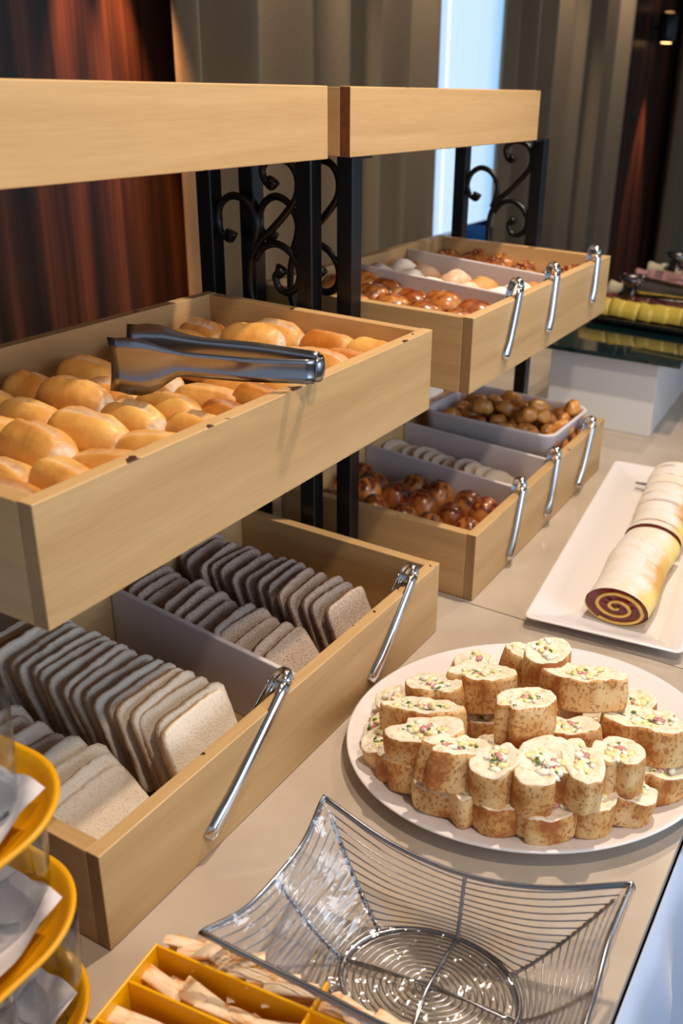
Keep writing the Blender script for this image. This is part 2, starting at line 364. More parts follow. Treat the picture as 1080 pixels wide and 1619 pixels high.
wl.box(WX - 0.15, WX - 0.03, WY0, WY1, ZF, WZ0); wl.box(WX - 0.15, WX - 0.03, WY0, WY1, 1.86, ZT + 0.06)
wl.box(WX - 0.15, WX - 0.03, 7.42, 8.4, ZF, 0.1); wl.box(WX - 0.15, WX - 0.03, 8.4, 9.2, ZF, ZT + 0.06); wl.box(WX - 0.15, WX - 0.03, 7.42, 8.4, 1.86, ZT + 0.06)
wall = struct('wall_left', wl, WALLM)
struct('wall_far', MB().box(-1.6, 4.2, 9.2, 9.3, ZF, ZT + 0.06), WALLM)
for a, b_ in ((-2.6, 1.46), (5.2, 6.98)):   # rosewood cladding
    n_ = max(1, round((b_ - a) / 1.0)); st = (b_ - a) / n_
    for i in range(n_):
        p = obj('wood_panel', MB().box(-0.03, 0, 0.0015, st - 0.0015, ZF, ZT + 0.06).mesh('wood_panel', ROSE, False), wall, loc=(WX, a + i * st, 0))
def glow_panel():  # emissive panel added behind the pane, standing in for the daylight outside
    m, n, l, b = new_mat('window_glow_panel')
    tc = n.new('ShaderNodeTexCoord'); sx = n.new('ShaderNodeSeparateXYZ'); l.new(tc.outputs['Generated'], sx.inputs[0])
    r = ramp(n, [(.0, (.50, .66, .95, 1)), (.245, (.55, .72, 1, 1)), (.26, (.97, .99, 1, 1)), (.28, (.97, .99, 1, 1)), (.295, (.62, .79, 1, 1)), (.72, (.62, .81, 1, 1)), (.95, (.16, .48, .84, 1))]); l.new(sx.outputs['Y'], r.inputs['Fac'])
    l.new(r.outputs[0], b.inputs['Emission Color']); b.inputs['Emission Strength'].default_value = 1.15; b.inputs['Base Color'].default_value = (.4, .4, .4, 1)
    return m
GLOW_PANEL = glow_panel()
def winbits(nm, y0, y1, zc):
    t = tag(empty(nm, (WX - 0.09, y0, zc)), kind='structure')
    W_ = y1 - y0; H_ = 1.86 - zc
    WHITEF = D.materials.get('window_white') or plain('window_white', (232, 234, 238), 0.35)
    BLUEF = D.materials.get('window_blue') or plain('window_blue', (24, 96, 170), 0.4)
    f = MB().box(-.03, .03, 0, .05, 0, H_).box(-.03, .03, W_ - .05, W_, 0, H_).box(-.03, .03, 0, W_, 0, .05).box(-.03, .03, 0, W_, H_ - .05, H_)
    obj('window_frame', f.mesh('window_frame', WHITEF, False), t)
    boxpart('mullion', t, WHITEF, -.02, .025, .10, .13, .05, H_ - .05)
    boxpart('window_sill', t, D.materials.get('sill_stone') or plain('sill_stone', (168, 160, 150), 0.4), .03, .17, 0, W_, -.02, .0)
    boxpart('pane', t, GLASS, -.004, .004, .05, W_ - .05, .05, H_ - .05, bevel=0)
    boxpart('window_glow_panel', t, GLOW_PANEL, -.024, -.021, .05, W_ - .05, .05, H_ - .05, bevel=0)
    return t, BLUEF
t, BLUEF = winbits('window_1', WY0, WY1, WZ0)
winbits('window_2', 7.42, 8.4, 0.1)
tag(obj('storage_crate', (lambda m: m.box(-.06, .06, 0, .24, 0, .004).box(-.06, -.055, 0, .24, 0, .075).box(.055, .06, 0, .24, 0, .075).box(-.06, .06, 0, .005, 0, .075).box(-.06, .06, .235, .24, 0, .075))(MB()).mesh('storage_crate', BLUEF, False), loc=(WX + 0.0, 3.50, WZ0 + 0.002)), 'small blue plastic crate on the window sill behind the far iron scroll panel', 'crate')
def curtain(y0, y1, label, seed, amp=0.075, pitch=0.24, x=WX + 0.095):
    rnd = random.Random(seed); L = y1 - y0; n_ = int(L / 0.012)
    ph = [0]
    for i in range(n_): ph.append(ph[-1] + 2 * PI * 0.012 / (pitch * (0.75 + 0.6 * noise.noise((i * 0.02, seed, 0)) + 0.25)))
    def fn(u, v):
        i = min(n_, int(u * n_)); y = y0 + u * L
        a = amp * (0.75 + 0.5 * noise.noise((u * 7, seed, v * 0.6)))
        return (x + a * sin(ph[i] + 0.15 * sin(v * 3)) + 0.012 * noise.noise((y * 12, v * 1.2, seed)), y + 0.02 * cos(ph[i]) + 0.01 * (v - .5) * sin(y * 9), ZF + 0.02 + v * (ZT - ZF))
    o = obj('curtain', MB().grid(n_, 14, fn).mesh('curtain', LINEN), solid=0.004)
    return tag(o, label, 'curtain', kind=None)
curtain(1.30, 2.82, 'grey-brown linen curtain between the rosewood panel and the bright window', 3)
curtain(3.43, 5.24, 'grey-brown linen curtain on the right side of the bright window', 8)
curtain(6.62, 7.40, 'narrow grey-brown curtain right of the wall lamp panel', 5, x=WX + 0.09)
# wall lamp
wlmp = empty('wall_lamp', (WX, 6.12, 1.20), 0, 'black cylindrical up and down wall lamp on the rosewood panel', 'lamp')
obj('back_plate', MB().box(0, .012, -.04, .04, -.05, .05).mesh('back_plate', BLACKP, False), wlmp, bevel=.002)
obj('arm', MB().tube([(.01, 0, 0), (.06, 0, 0)], .012, 10).mesh('arm', BLACKP), wlmp)
obj('lamp_body', MB().lathe([(.0, .085), (.045, .085), (.06, .09), (.064, .08), (.064, -.08), (.06, -.09), (.045, -.085), (.0, -.085)], 28, ctr=(.10, 0, 0)).mesh('lamp_body', BLACKP), wlmp)
BULB = new_mat('bulb_glow')[0]; BULB.node_tree.nodes['Principled BSDF'].inputs['Emission Color'].default_value = (1, .55, .2, 1); BULB.node_tree.nodes['Principled BSDF'].inputs['Emission Strength'].default_value = 6
for s_ in (1, -1):
    obj('bulb', MB().lathe([(0, s_ * .093), (.03, s_ * .093), (.036, s_ * .088)], 20, ctr=(.10, 0, 0)).mesh('bulb', BULB), wlmp)
spot('wall_lamp_down', (WX + .10, 6.12, 1.08), (WX + .09, 6.12, 0.3), 200, ORANGE, 32, 0.6, 0.02)
spot('wall_lamp_up', (WX + .10, 6.12, 1.32), (WX + .09, 6.12, 2.1), 150, ORANGE, 32, 0.6, 0.02)

# ------------------------------------------------------------------ counter
def tabletop():
    m, n, l, b = new_mat('counter_stone')
    tc = n.new('ShaderNodeTexCoord'); nz = n.new('ShaderNodeTexNoise'); nz.inputs['Scale'].default_value = 7; nz.inputs['Detail'].default_value = 8
    l.new(tc.outputs['Object'], nz.inputs['Vector'])
    rp = ramp(n, [(0.3, s2l((178, 162, 146))), (0.7, s2l((194, 180, 166)))]); l.new(nz.outputs['Fac'], rp.inputs['Fac']); l.new(rp.outputs[0], b.inputs['Base Color'])
    b.inputs['Roughness'].default_value = 0.2; b.inputs['Coat Weight'].default_value = 0.15
    return m
CST = tabletop()
counter = empty('buffet_counter', (0, 0, ZF), 0, 'long beige stone-topped buffet counter running away under the displays', 'counter')
TX0, TX1 = -0.78, 0.478
for a, b_ in ((-1.5, -0.36), (0.532 - .892, 0.532), (0.533, 1.50), (1.501, 2.5), (2.501, 3.4)):
    if a == -1.5: b_ = -0.361
    obj('slab', MB().box(TX0, TX1, a + .0008, b_ - .0008, -ZF - .018, -ZF).mesh('slab', CST, False), counter, bevel=.0015)
boxpart('counter_frame', counter, plain('frame_dark', (60, 52, 46), .6), TX0 + .03, TX1 - .03, -1.45, 3.35, -ZF - .09, -ZF - .018)
for x in (-.70, .40):
    for y in (-1.40, .95, 3.30):
        boxpart('leg', counter, IRON, x - .025, x + .025, y - .025, y + .025, 0, -ZF - .09)
def satin():
    m, n, l, b = new_mat('satin'); b.inputs['Base Color'].default_value = s2l((176, 192, 222)); b.inputs['Roughness'].default_value = .42; b.inputs['Sheen Weight'].default_value = .3
    return m
def skirt(u, v):
    y = -1.5 + u * 4.9; k = 0.3 + .7 * v
    off = .030 * sin(y * 38 + 1.5 * noise.noise((y * 2.2, 0, 0))) * k + .022 * noise.noise((y * 6, v * 1.1, 2)) * k
    k2 = min(1, v * 7); return (TX1 + .003 + (.032 + .7 * off) * k2, y + .014 * cos(y * 38) * k, -.019 - v * (-ZF - .03))
tag(obj('table_skirt', MB().grid(900, 16, skirt).mesh('table_skirt', satin()), solid=.002), 'pale blue satin skirt hanging in folds from the counter front edge', 'tablecloth')

# ------------------------------------------------------------------ display trays
TRAYS = {}
def side_slope(t, Dp, th, yy, h):
    mb = MB().box(-Dp + th, -th, yy, yy + th, 0, h - .001)
    mb.v = [(x, y, z - (.022 if (z > .01 and x < -Dp / 2) else 0)) for x, y, z in mb.v]
    obj('side_board', mb.mesh('side_board', BEECH_X, False), t, bevel=.0012)
def tray(key, x, y, yaw, L, Dp, h, z, base_z, label, dividers=(), raw=False):
    t = empty('display_tray', (x, y, z), -yaw, label, 'tray', 'beech display trays on the iron stands')
    th = .018
    fb = MB().box(-th, 0, 0, L, 0, h)
    me = fb.mesh('front_board', [BEECH_Y, RAW_EDGE if raw else BEECH_END], False)
    for p in me.polygons:
        if abs(p.normal.y) > .9: p.material_index = 1
    obj('front_board', me, t, bevel=.0012)
    boxpart('back_board', t, BEECH_Y, -Dp, -Dp + th, 0, L, 0, h - (.022 if key[0] == 'T' else 0))
    for yy in (0, L - th): boxpart('side_board', t, BEECH_X, -Dp + th, -th, yy, yy + th, 0, h - .001) if key[0] != 'T' else side_slope(t, Dp, th, yy, h)
    boxpart('bottom_board', t, BEECH_X, -Dp + th, -th, th, L - th, base_z - .008, base_z)
    for ya, yb in dividers:   # divider runs from front (ya) to back (yb)
        m_ = MB(); w2 = .004
        m_.add([(-th - .001, ya - w2, base_z), (-th - .001, ya + w2, base_z), (-Dp + th + .001, yb + w2, base_z), (-Dp + th + .001, yb - w2, base_z),
                (-th - .001, ya - w2, h - .006), (-th - .001, ya + w2, h - .006), (-Dp + th + .001, yb + w2, h - .006), (-Dp + th + .001, yb - w2, h - .006)],
               [(0, 1, 2, 3), (4, 7, 6, 5), (0, 4, 5, 1), (1, 5, 6, 2), (2, 6, 7, 3), (3, 7, 4, 0)])
        tag(obj('divider', m_.mesh('divider', WPLAST, False), t, bevel=.002), 'white plastic divider')
    TRAYS[key] = (x, y, z, yaw, L, Dp, h, base_z)
    return t
tray('B1', 0, -.294, .005, .716, .405, .1275, .001, .012, 'lower left beech tray of sliced bread, standing on the counter', [(.355, .395)])
tray('A1', -.028, -.291, -.009, .727, .4194, .124, .377, .046, 'middle left beech tray full of golden crusty rolls')
tray('T1', -.190, -.3155, -.007, .717, .41, .0957, .7285, .012, 'top left beech tray with a swirling grain on its front')
tray('B2', .0125, .539, -.012, .715, .405, .1275, .001, .012, 'lower right beech tray holding buns, sliced loaf and a white tub', [(.245, .282), (.415, .45)])
tray('A2', -.0155, .5355, -.012, .707, .4194, .124, .377, .046, 'middle right beech tray with three compartments of buns', [(.222, .30), (.435, .52)])
tray('T2', -.190, .451, .001, .7203, .41, .0957, .7285, .012, 'top right beech tray with a dark raw edge on its front board', raw=True)

# ------------------------------------------------------------------ iron stands
def scroll(mb, xa, xb, y, ztop, flip=1, sz=.000265):
    W_ = xb - xa; mp = lambda q: (xa + (q[0] - 205) / 610 * W_, y, ztop - flip * (q[1] - 165) * sz)
    curves = [[(630, 290), (605, 322), (570, 300), (550, 240), (585, 190), (660, 168), (745, 190), (795, 265), (785, 370), (700, 480), (600, 580), (520, 650), (455, 760), (435, 880), (440, 1000), (470, 1090)],
              [(310, 620), (290, 660), (240, 640), (208, 560), (240, 460), (330, 405), (430, 435), (495, 530), (492, 620), (455, 720)],
              [(675, 795), (650, 830), (625, 850), (650, 915), (710, 935), (780, 890), (800, 800), (750, 705), (650, 655), (550, 680), (480, 760)]]
    for c in curves:
        p = smooth_path([mp(q) for q in c], 6); r = [.0062] * len(p)
        for i in range(9): r[i] = .0118 - .0006 * i
        mb.tube(p, r, 8, flat=(.8, 1), up=(0, 1, 0))
    return mb
def stand(x_rear, x_front, ys, label):
    t = empty('iron_stand', (0, 0, 0), 0, label, 'stand', 'black iron stands carrying the trays')
    hp = .0145
    for y in ys:
        for x in (x_rear, x_front):
            boxpart('post', t, IRON, x - hp, x + hp, y - hp, y + hp, 0.0005, .727, bevel=.002)
        for zt_, fl in ((.718, 1), (.24, -1)):
            mb = MB(); scroll(mb, x_rear + hp, x_front - hp, y, zt_ if fl > 0 else .235, fl)
            obj('scroll_panel', mb.mesh('scroll_panel', IRON), t)
    for k, y in enumerate(ys):
        d = (1, -1)[k]
        for z, x in ((.3765, x_rear), (.3765, x_front), (.728, x_rear), (.728, x_front)):
            ya, yb = sorted((y + d * hp, y + d * (hp + .035)))
            boxpart('bracket', t, IRON, x - .010, x + .010, ya, yb, z - .006, z - .0006, bevel=.0008)
    return t
stand(-.462, -.268, (-.335, .457), 'black iron scrollwork stand under the left display trays')
stand(-.410, -.221, (.499, 1.276), 'black iron scrollwork stand under the right display trays')

# ------------------------------------------------------------------ breads
def loaf(name, L, W, H, seed, mat, slit=1.0, pinch=1.0, ends=1.0, toastk=0, powd=0, nr=26, ns=28, pale_base=True, lump=.06, power=2.6):
    rnd = random.Random(seed); V = []; K = []; F = []
    sk = rnd.uniform(-.25, .25); off = rnd.uniform(-.12, .12)
    for i in range(nr + 1):
        t = -1 + 2 * i / nr; t = sin(t * PI / 2)
        rr = max(0, 1 - abs(t) ** power) ** .5
        rr = max(rr, .04 if abs(t) > .98 else 0)
        for k in range(ns):
            a = 2 * PI * k / ns
            y = sin(a) * rr; z = cos(a) * rr
            if z < 0: z *= .55
            x = t * L / 2 * (1 - .03 * z)
            d = 1 + lump * noise.noise((t * 2.2 + seed, y * 1.6, z * 1.6 + seed)) * 2
            fine = .02 * noise.noise((t * 7 + seed, y * 6, z * 6))
            d += fine
            px, py, pz = x, y * W / 2 * d, z * H * .64 * d
            sp = (y - off - sk * t) / .17          # slit across the top
            s_ = math.exp(-sp * sp) * max(0, z) * max(0, 1 - abs(t / .78) ** 4) * slit
            lip = math.exp(-((y - off - sk * t - .26) / .1) ** 2) * max(0, z) * max(0, 1 - abs(t / .8) ** 4) * slit
            pz -= s_ * H * .13; pz += lip * H * .06; pz += s_ * H * .06 * noise.noise((t * 12, y * 14, seed))
            e = min(1, max(0, (abs(t) - .80) / .10)) * ends
            sw = 0
            if e > 0: px *= 1 - .035 * e * (1 + 1.5 * noise.noise((y * 7, z * 7, seed)))
            K.append((min(1, s_ * .8 + e * .95 + (.45 * max(0, -z - .15) if pale_base else 0)),
                      min(1, max(0, toastk * (z * 1.1 - .35 + .9 * noise.noise((t * 4 + seed, y * 4, z * 4))))),
                      min(1, max(0, powd * (z * 1.5 - .15 + .8 * noise.noise((t * 3 + seed, y * 3, 4)))))))
            V.append((px, py, pz + H * .36))
    for i in range(nr):
        for k in range(ns): F.append((i * ns + k, i * ns + (k + 1) % ns, (i + 1) * ns + (k + 1) % ns, (i + 1) * ns + k))
    F.append(tuple(range(ns))[::-1]); F.append(tuple(nr * ns + k for k in range(ns)))
    mb = MB(); mb.add(V, F); mb.marks = K
    return mb.mesh(name, mat)
def place_all(name, meshes, spots, label_of, cat, group, zfn, rotfn, seed=1, scale=(1, 1)):
    rnd = random.Random(seed); out = []
    for i, p in enumerate(spots):
        me = meshes[rnd.randrange(len(meshes))]
        o = obj(name, me, loc=(p[0], p[1], zfn(i, p, rnd)), rot=rotfn(i, p, rnd))
        s_ = rnd.uniform(*scale); o.scale = (s_, s_, s_)
        tag(o, label_of[i], cat, group); out.append(o)
    return out
def row_labels(spots, nrows, fmt, ax=0, edges=None, rowname=None, sign=-1):
    """group spots in rows by one axis (from the front board back), number each row from the near end"""
    idx = sorted(range(len(spots)), key=lambda i: sign * spots[i][ax] if sign > 0 else -spots[i][ax])
    lab = [None] * len(spots); per = math.ceil(len(spots) / nrows)
    for r_ in range(nrows):
        row = sorted(idx[r_ * per:(r_ + 1) * per], key=lambda i: spots[i][1 - ax] * (1 if ax == 0 else -1))
        for k, i in enumerate(row): lab[i] = fmt.format(row=(rowname[r_] if rowname else ORD[r_]), n=ORD[k])
    return lab

ROLLS = [(-0.395, 0.000), (-0.385, -0.075), (-0.292, -0.009), (-0.280, 0.049), (-0.288, -0.072), (-0.276, -0.130), (-0.196, -0.145), (-0.190, -0.082), (-0.184, -0.022), (-0.181, 0.035), (-0.175, -0.205), (-0.172, 0.098), (-0.100, -0.125), (-0.096, -0.062), (-0.098, -0.186), (-0.098, -0.244), (-0.188, -0.258), (-0.094, -0.002), (-0.096, 0.060), (-0.094, 0.120), (-0.180, 0.160), (-0.290, 0.270), (-0.286, 0.330), (-0.282, 0.388), (-0.190, 0.262), (-0.185, 0.322), (-0.182, 0.385), (-0.095, 0.247), (-0.093, 0.383), (-0.092, 0.316), (-0.094, 0.184), (-0.284, 0.208), (-0.388, 0.33), (-0.386, 0.265), (-0.386, 0.19), (-0.284, 0.11), (-0.19, 0.212), (-.385, .09), (-.28, -.195), (-.275, -.25), (-.385, -.15), (-.385, -.225)]
rl = [loaf('crusty_roll', random.Random(k).uniform(.104, .112), random.Random(k + 9).uniform(.056, .060), .054, k * 3.7, ROLL, slit=[1.2, 1.0, .7, 1.4, .5, 1.1][k], power=3.4, lump=.022, nr=48, ns=44) for k in range(6)]
ROLLS = [(max(min(a, -.104), -.372), b) for a, b in ROLLS]
place_all('crusty_roll', rl, ROLLS, row_labels(ROLLS, 4, 'golden crusty roll, {n} from the near end in the {row} row behind the front board'), 'bread roll', 'crusty rolls in the middle left tray',
          lambda i, p, r: .377 + .0475 + r.uniform(0, .009) + (.012 if i in (2, 6, 7, 22, 27) else 0), lambda i, p, r: (r.uniform(-.25, .25), r.uniform(-.10, .10), r.uniform(-.22, .34) + (PI if r.random() < .5 else 0)), 4, (.94, 1.02))

# sliced bread: slices stand in rows, leaning back
def slice_mesh(name, seed, mats, w=.108, h=.108, th=.0115, r=.016, crown=.002, sq=10.0):
    rnd = random.Random(seed); n_ = 56; out = []
    for k in range(n_):
        a = 2 * PI * (k + .5) / n_; c, s = cos(a), sin(a)
        e = sq; q = (abs(c) ** e + abs(s) ** e) ** (-1 / e)
        y, z = c * q * w / 2, s * q * h / 2
        if z > 0: z += crown * (1 - (2 * y / w) ** 2)
        y *= 1 + .03 * noise.noise((c * 2, s * 2, seed)) + .015 * noise.noise((c * 9, s * 9, seed)); z *= 1 + .04 * noise.noise((c * 2, s * 2, seed + 5)) + .022 * noise.noise((c * 9, s * 9, seed))
        out.append((y, z + h / 2))
    cy, cz = 0, h / 2; mb = MB(); vs = []; fs = []; ms = []
    levels = [(-th / 2, .0), (-th / 2, .5), (-th / 2, .93), (-th * .36, 1.0), (th * .36, 1.0), (th / 2, .93), (th / 2, .5), (th / 2, .0)]
    bend = rnd.uniform(-.004, .004)
    for x, s in levels:
        for (y, z) in out:
            yy = cy + (y - cy) * max(s, .001); zz = cz + (z - cz) * max(s, .001)
            vs.append((x + bend * ((zz - cz) / h * 2) ** 2 + .0012 * noise.noise((yy * 60, zz * 60, seed)), yy, zz))
    for i in range(len(levels) - 1):
        for k in range(n_):
            f = (i * n_ + k, i * n_ + (k + 1) % n_, (i + 1) * n_ + (k + 1) % n_, (i + 1) * n_ + k)
            mb_i = 1 if i in (2, 3, 4) and not (i == 2) and not (i == 4) else 0
            fs.append(f); ms.append(1 if i == 3 else 0)
    o = 0; mb.v = vs; mb.f = fs; mb.m = ms
    return mb.mesh(name, mats)
WS = [slice_mesh('bread_slice', k, [WHITEB, WCRUST], w=.115, h=.118) for k in range(5)]
BS = [slice_mesh('bread_slice', k + 20, [BROWNB, BCRUST], w=.099, h=.104) for k in range(5)]
def slice_row(meshes, y0, y1, x0, x1, n_, tilt, desc, group, seed, dy=.003, zb=.016):
    rnd = random.Random(seed)
    for i in range(n_):
        u = i / (n_ - 1)
        x = x0 + (x1 - x0) * u + rnd.uniform(-.004, .004) * (i > 0); tl = tilt + rnd.uniform(-.06, .06)
        if i == 0: tl = tilt + .06
        o = obj('bread_slice', meshes[rnd.randrange(len(meshes))], loc=(x, y0 + (y1 - y0) * u + rnd.uniform(-dy, dy), zb + rnd.uniform(0, .003)), rot=(rnd.uniform(-.04, .04), -tl, rnd.uniform(-.09, .09)))
        tag(o, desc.format(n=ORD[i]), 'bread slice', group)
slice_row(WS, -.213, -.205, -.024, -.35, 13, .78, 'white bread slice, {n} from the front in the row nearest the glasses', 'white bread slices in the nearest row', 1, zb=.020)
slice_row(WS, -.070, -.056, -.030, -.355, 18, .38, 'white bread slice, {n} from the front in the row beside the bare divider', 'white bread slices in the second row', 2, zb=.022)
slice_row(BS, .133, .168, -.034, -.35, 13, .62, 'brown bread slice, {n} from the front in the row against the divider', 'brown bread slices beside the divider', 3, zb=.022)
slice_row(BS, .262, .280, -.034, -.36, 15, .42, 'brown bread slice, {n} from the front in the farthest bread row', 'brown bread slices in the farthest row', 4, zb=.024)

# lower right tray: savoury glazed buns, sliced loaf, tub of small pastries
HAMS = [(-0.235, 0.752), (-0.158, 0.745), (-0.235, 0.690), (-0.290, 0.665), (-0.170, 0.622), (-0.160, 0.682), (-0.090, 0.735), (-0.098, 0.675), (-0.048, 0.640), (-0.108, 0.605), (-0.300, 0.738), (-0.355, 0.750), (-0.350, 0.680), (-0.235, 0.615), (-0.042, 0.715), (-0.300, 0.600), (-.36, .61)]
HAMS = [(max(a, -.340), b) for a, b in HAMS]
hm = [loaf('glazed_bun', .062, .060, .060, 40 + k, GLOSSY, slit=0, ends=0, toastk=1.6, nr=20, ns=24, lump=.05, power=2.0, pale_base=False) for k in range(4)]
# coarse crumbs on top as a child part
def topping(seed, R, z, mats, n_=26, size=.004, spread=.62, dome=.5):
    rnd = random.Random(seed); mb = MB()
    for i in range(n_):
        a = rnd.uniform(0, 2 * PI); r_ = R * spread * rnd.random() ** .5; c = Vector((r_ * cos(a), r_ * sin(a), z * (1 - dome * (r_ / R) ** 2)))
        s = size * rnd.uniform(.6, 1.5); mi = rnd.randrange(len(mats))
        q = [c + Vector(v) * s * rnd.uniform(.7, 1.2) for v in ((1, 0, 0), (0, 1, 0), (-1, 0, 0), (0, -1, 0), (0, 0, .7), (0, 0, -.7))]
        mb.add(q, [(0, 1, 4), (1, 2, 4), (2, 3, 4), (3, 0, 4), (1, 0, 5), (2, 1, 5), (3, 2, 5), (0, 3, 5)], mi)
    return mb.mesh('topping', mats)
BITS = plain('browned_bits', (112, 44, 22), .5, var=.4, vscale=200)
tp = [topping(k, .03, .0575, [BITS], 30, .0038) for k in range(3)]
hl = row_labels(HAMS, 6, 'glazed bun with browned bits, {n} from the near side in the {row} rank')
for i, o in enumerate(place_all('glazed_bun', hm, HAMS, hl, 'bun', 'glazed buns in the lower right tray', lambda i, p, r: .045 + r.uniform(0, .012), lambda i, p, r: (r.uniform(-.3, .3), r.uniform(-.3, .3), r.uniform(0, 6)), 6, (.95, 1.1))):
    obj('topping', tp[i % 3], o)
def ensure_bed(name, x, y, yaw, y0, y1, z0, z1, m): pass
# sliced white loaf
SL = [slice_mesh('loaf_slice', k + 60, [WHITEB, CROIS], w=.105, h=.078, th=.014, crown=.012, sq=2.6) for k in range(3)]
rnd = random.Random(5)
for i in range(13):
    x = -.045 - i * .026
    o = obj('loaf_slice', SL[i % 3], loc=(x, .878 - x * .10, .050 + .001 * (i % 2)), rot=(rnd.uniform(-.06, .06), -1.08 + rnd.uniform(-.08, .08), .08 + rnd.uniform(-.1, .1)))
    tag(o, 'pale oval loaf slice between two white dividers, %s from the front board' % ORD[i], 'bread slice', 'oval loaf slices in the middle compartment')
# white tub
def rrect(w, h, r, n_=6):
    o = []
    for cx, cy, a0 in ((w - r, h - r, 0), (-w + r, h - r, PI / 2), (-w + r, -h + r, PI), (w - r, -h + r, 1.5 * PI)):
        for k in range(n_ + 1):
            a = a0 + PI / 2 * k / n_; o.append((cx + r * cos(a), cy + r * sin(a)))
    return o
def tub_mesh(name, w, h, prof, m, r=.03):
    """prof: list of (inset, z)"""
    mb = MB(); vs = []; fs = []; rings = [rrect(w - i, h - i, max(.004, r - i), 6 if r < .05 else 18) for i, z in prof]; n_ = len(rings[0])
    for (i, z), rg in zip(prof, rings): vs += [(x, y, z) for x, y in rg]
    for j in range(len(prof) - 1):
        for k in range(n_): fs.append((j * n_ + k, j * n_ + (k + 1) % n_, (j + 1) * n_ + (k + 1) % n_, (j + 1) * n_ + k))
    fs.append(tuple(range(n_))[::-1]); fs.append(tuple((len(prof) - 1) * n_ + k for k in range(n_)))
    mb.add(vs, fs); return mb.mesh(name, m)
tubx, tuby, tuz = -.185, 1.113, .0135
tub = empty('serving_tub', (tubx, tuby, tuz), -.012, 'white rounded plastic tub of small brown pastries in the lower right tray', 'tub')
obj('tub_body', tub_mesh('tub_body', .158, .118, [(.02, 0), (.004, .13), (0, .138), (0, .142), (.002, .144), (.007, .142), (.009, .135), (.024, .006)], WPLAST), tub)
rnd = random.Random(12)
CR = [(-0.300, 1.05), (-0.264, 1.09), (-0.225, 1.045), (-0.268, 1.15), (-0.194, 1.07), (-0.179, 1.115), (-0.236, 1.19), (-0.205, 1.15), (-0.184, 1.195), (-0.150, 1.166), (-0.111, 1.05), (-0.125, 1.185), (-0.110, 1.13), (-0.082, 1.19), (-0.085, 1.145), (-0.065, 1.165), (-0.053, 1.035), (-0.068, 1.082), (-0.055, 1.122), (-0.237, 1.12), (-0.155, 1.035), (-0.147, 1.09), (-0.212, 1.195), (-.09, 1.035), (-.30, 1.12), (-.30, 1.18), (-.17, 1.14), (-.235, 1.08), (-.12, 1.09), (-.058, 1.195), (-.19, 1.10), (-.16, 1.13), (-.22, 1.13), (-.13, 1.15), (-.10, 1.10), (-.20, 1.17), (-.255, 1.125)]
cm = [loaf('small_pastry', .052, .034, .034, 80 + k, CROIS, slit=.8, ends=.3, nr=16, ns=18, lump=.12, power=2.1) for k in range(4)]
place_all('small_pastry', cm, CR, row_labels(CR, 7, 'small browned pastry in the white tub, {n} from the near side in the {row} rank'), 'pastry', 'small pastries in the white tub',
          lambda i, p, r: (.118 if i < 26 else .142) + r.uniform(-.004, .004), lambda i, p, r: (r.uniform(-.4, .4), r.uniform(-.5, .5), r.uniform(0, 6)), 9, (.95, 1.15))
rnd = random.Random(3)   # hidden lower layer that carries the heap
lowc = [(-.30 + .05 * i, 1.045 + .05 * j) for i in range(6) for j in range(4)]
def bed(name, pts, meshes, z, label, cat, seed):
    r = random.Random(seed); mb = MB()
    V = []; 
    for p in pts:
        me = meshes[r.randrange(len(meshes))]; o = len(mb.v); ca, sa = cos(r.uniform(0, 6)), 0
        a = r.uniform(0, 6)
        for v in me.vertices: mb.v.append((p[0] + v.co.x * cos(a) - v.co.y * sin(a), p[1] + v.co.x * sin(a) + v.co.y * cos(a), z + v.co.z))
        for f in me.polygons: mb.f.append(tuple(k + o for k in f.vertices)); mb.m.append(0)
    me = mb.mesh(name, meshes[0].materials[0])
    return tag(obj(name, me), label, cat, kind='stuff')
cheap = [loaf('pastry_under', .056, .040, .040, 90, CROIS, slit=0, ends=0, nr=8, ns=8)]
bed('pastry_layer', lowc, cheap, .045, 'lower layer of small browned pastries filling the white tub', 'pastry', 2)
bed('pastry_layer', lowc, cheap, .082, 'second layer of small browned pastries inside the white tub', 'pastry', 4)

# middle right tray
A2a = [(-0.385, 0.815), (-0.320, 0.790), (-0.305, 0.640), (-0.238, 0.665), (-0.240, 0.745), (-0.166, 0.650), (-0.168, 0.728), (-0.092, 0.630), (-0.094, 0.708), (-0.385, 0.735), (-0.31, 0.715), (-0.385, 0.655), (-.235, .59), (-.16, .585), (-.31, .585)]
A2a = [(min(a, -.088), b) for a, b in A2a]
gm = [loaf('dinner_bun', .080, .062, .052, 120 + k, GLOSSY, slit=0, ends=.6, toastk=.9, lump=.05, power=2.5) for k in range(3)]
place_all('dinner_bun', gm, A2a, row_labels(A2a, 5, 'glossy brown dinner bun in the near compartment, {n} in the {row} rank behind the front'), 'bun', 'glossy dinner buns',
          lambda i, p, r: .377 + .052 + r.uniform(0, .010), lambda i, p, r: (r.uniform(-.15, .15), r.uniform(-.1, .1), r.uniform(-.4, .5)), 3, (.95, 1.05))
A2b = [(-0.400, 0.900), (-0.395, 0.985), (-0.330, 0.900), (-0.325, 0.960), (-0.258, 0.865), (-0.250, 0.945), (-0.180, 0.855), (-0.178, 0.925), (-0.105, 0.84), (-0.100, 0.915), (-.05, .87), (-.05, .94)]
A2b = [(min(a, -.076), b) for a, b in A2b]
sm_ = [loaf('sugared_bun', .074, .066, .054, 140 + k, SUGAR, slit=0, ends=0, powd=[1.5, .3, 1.2, .0][k], toastk=0, power=2.2) for k in range(4)]
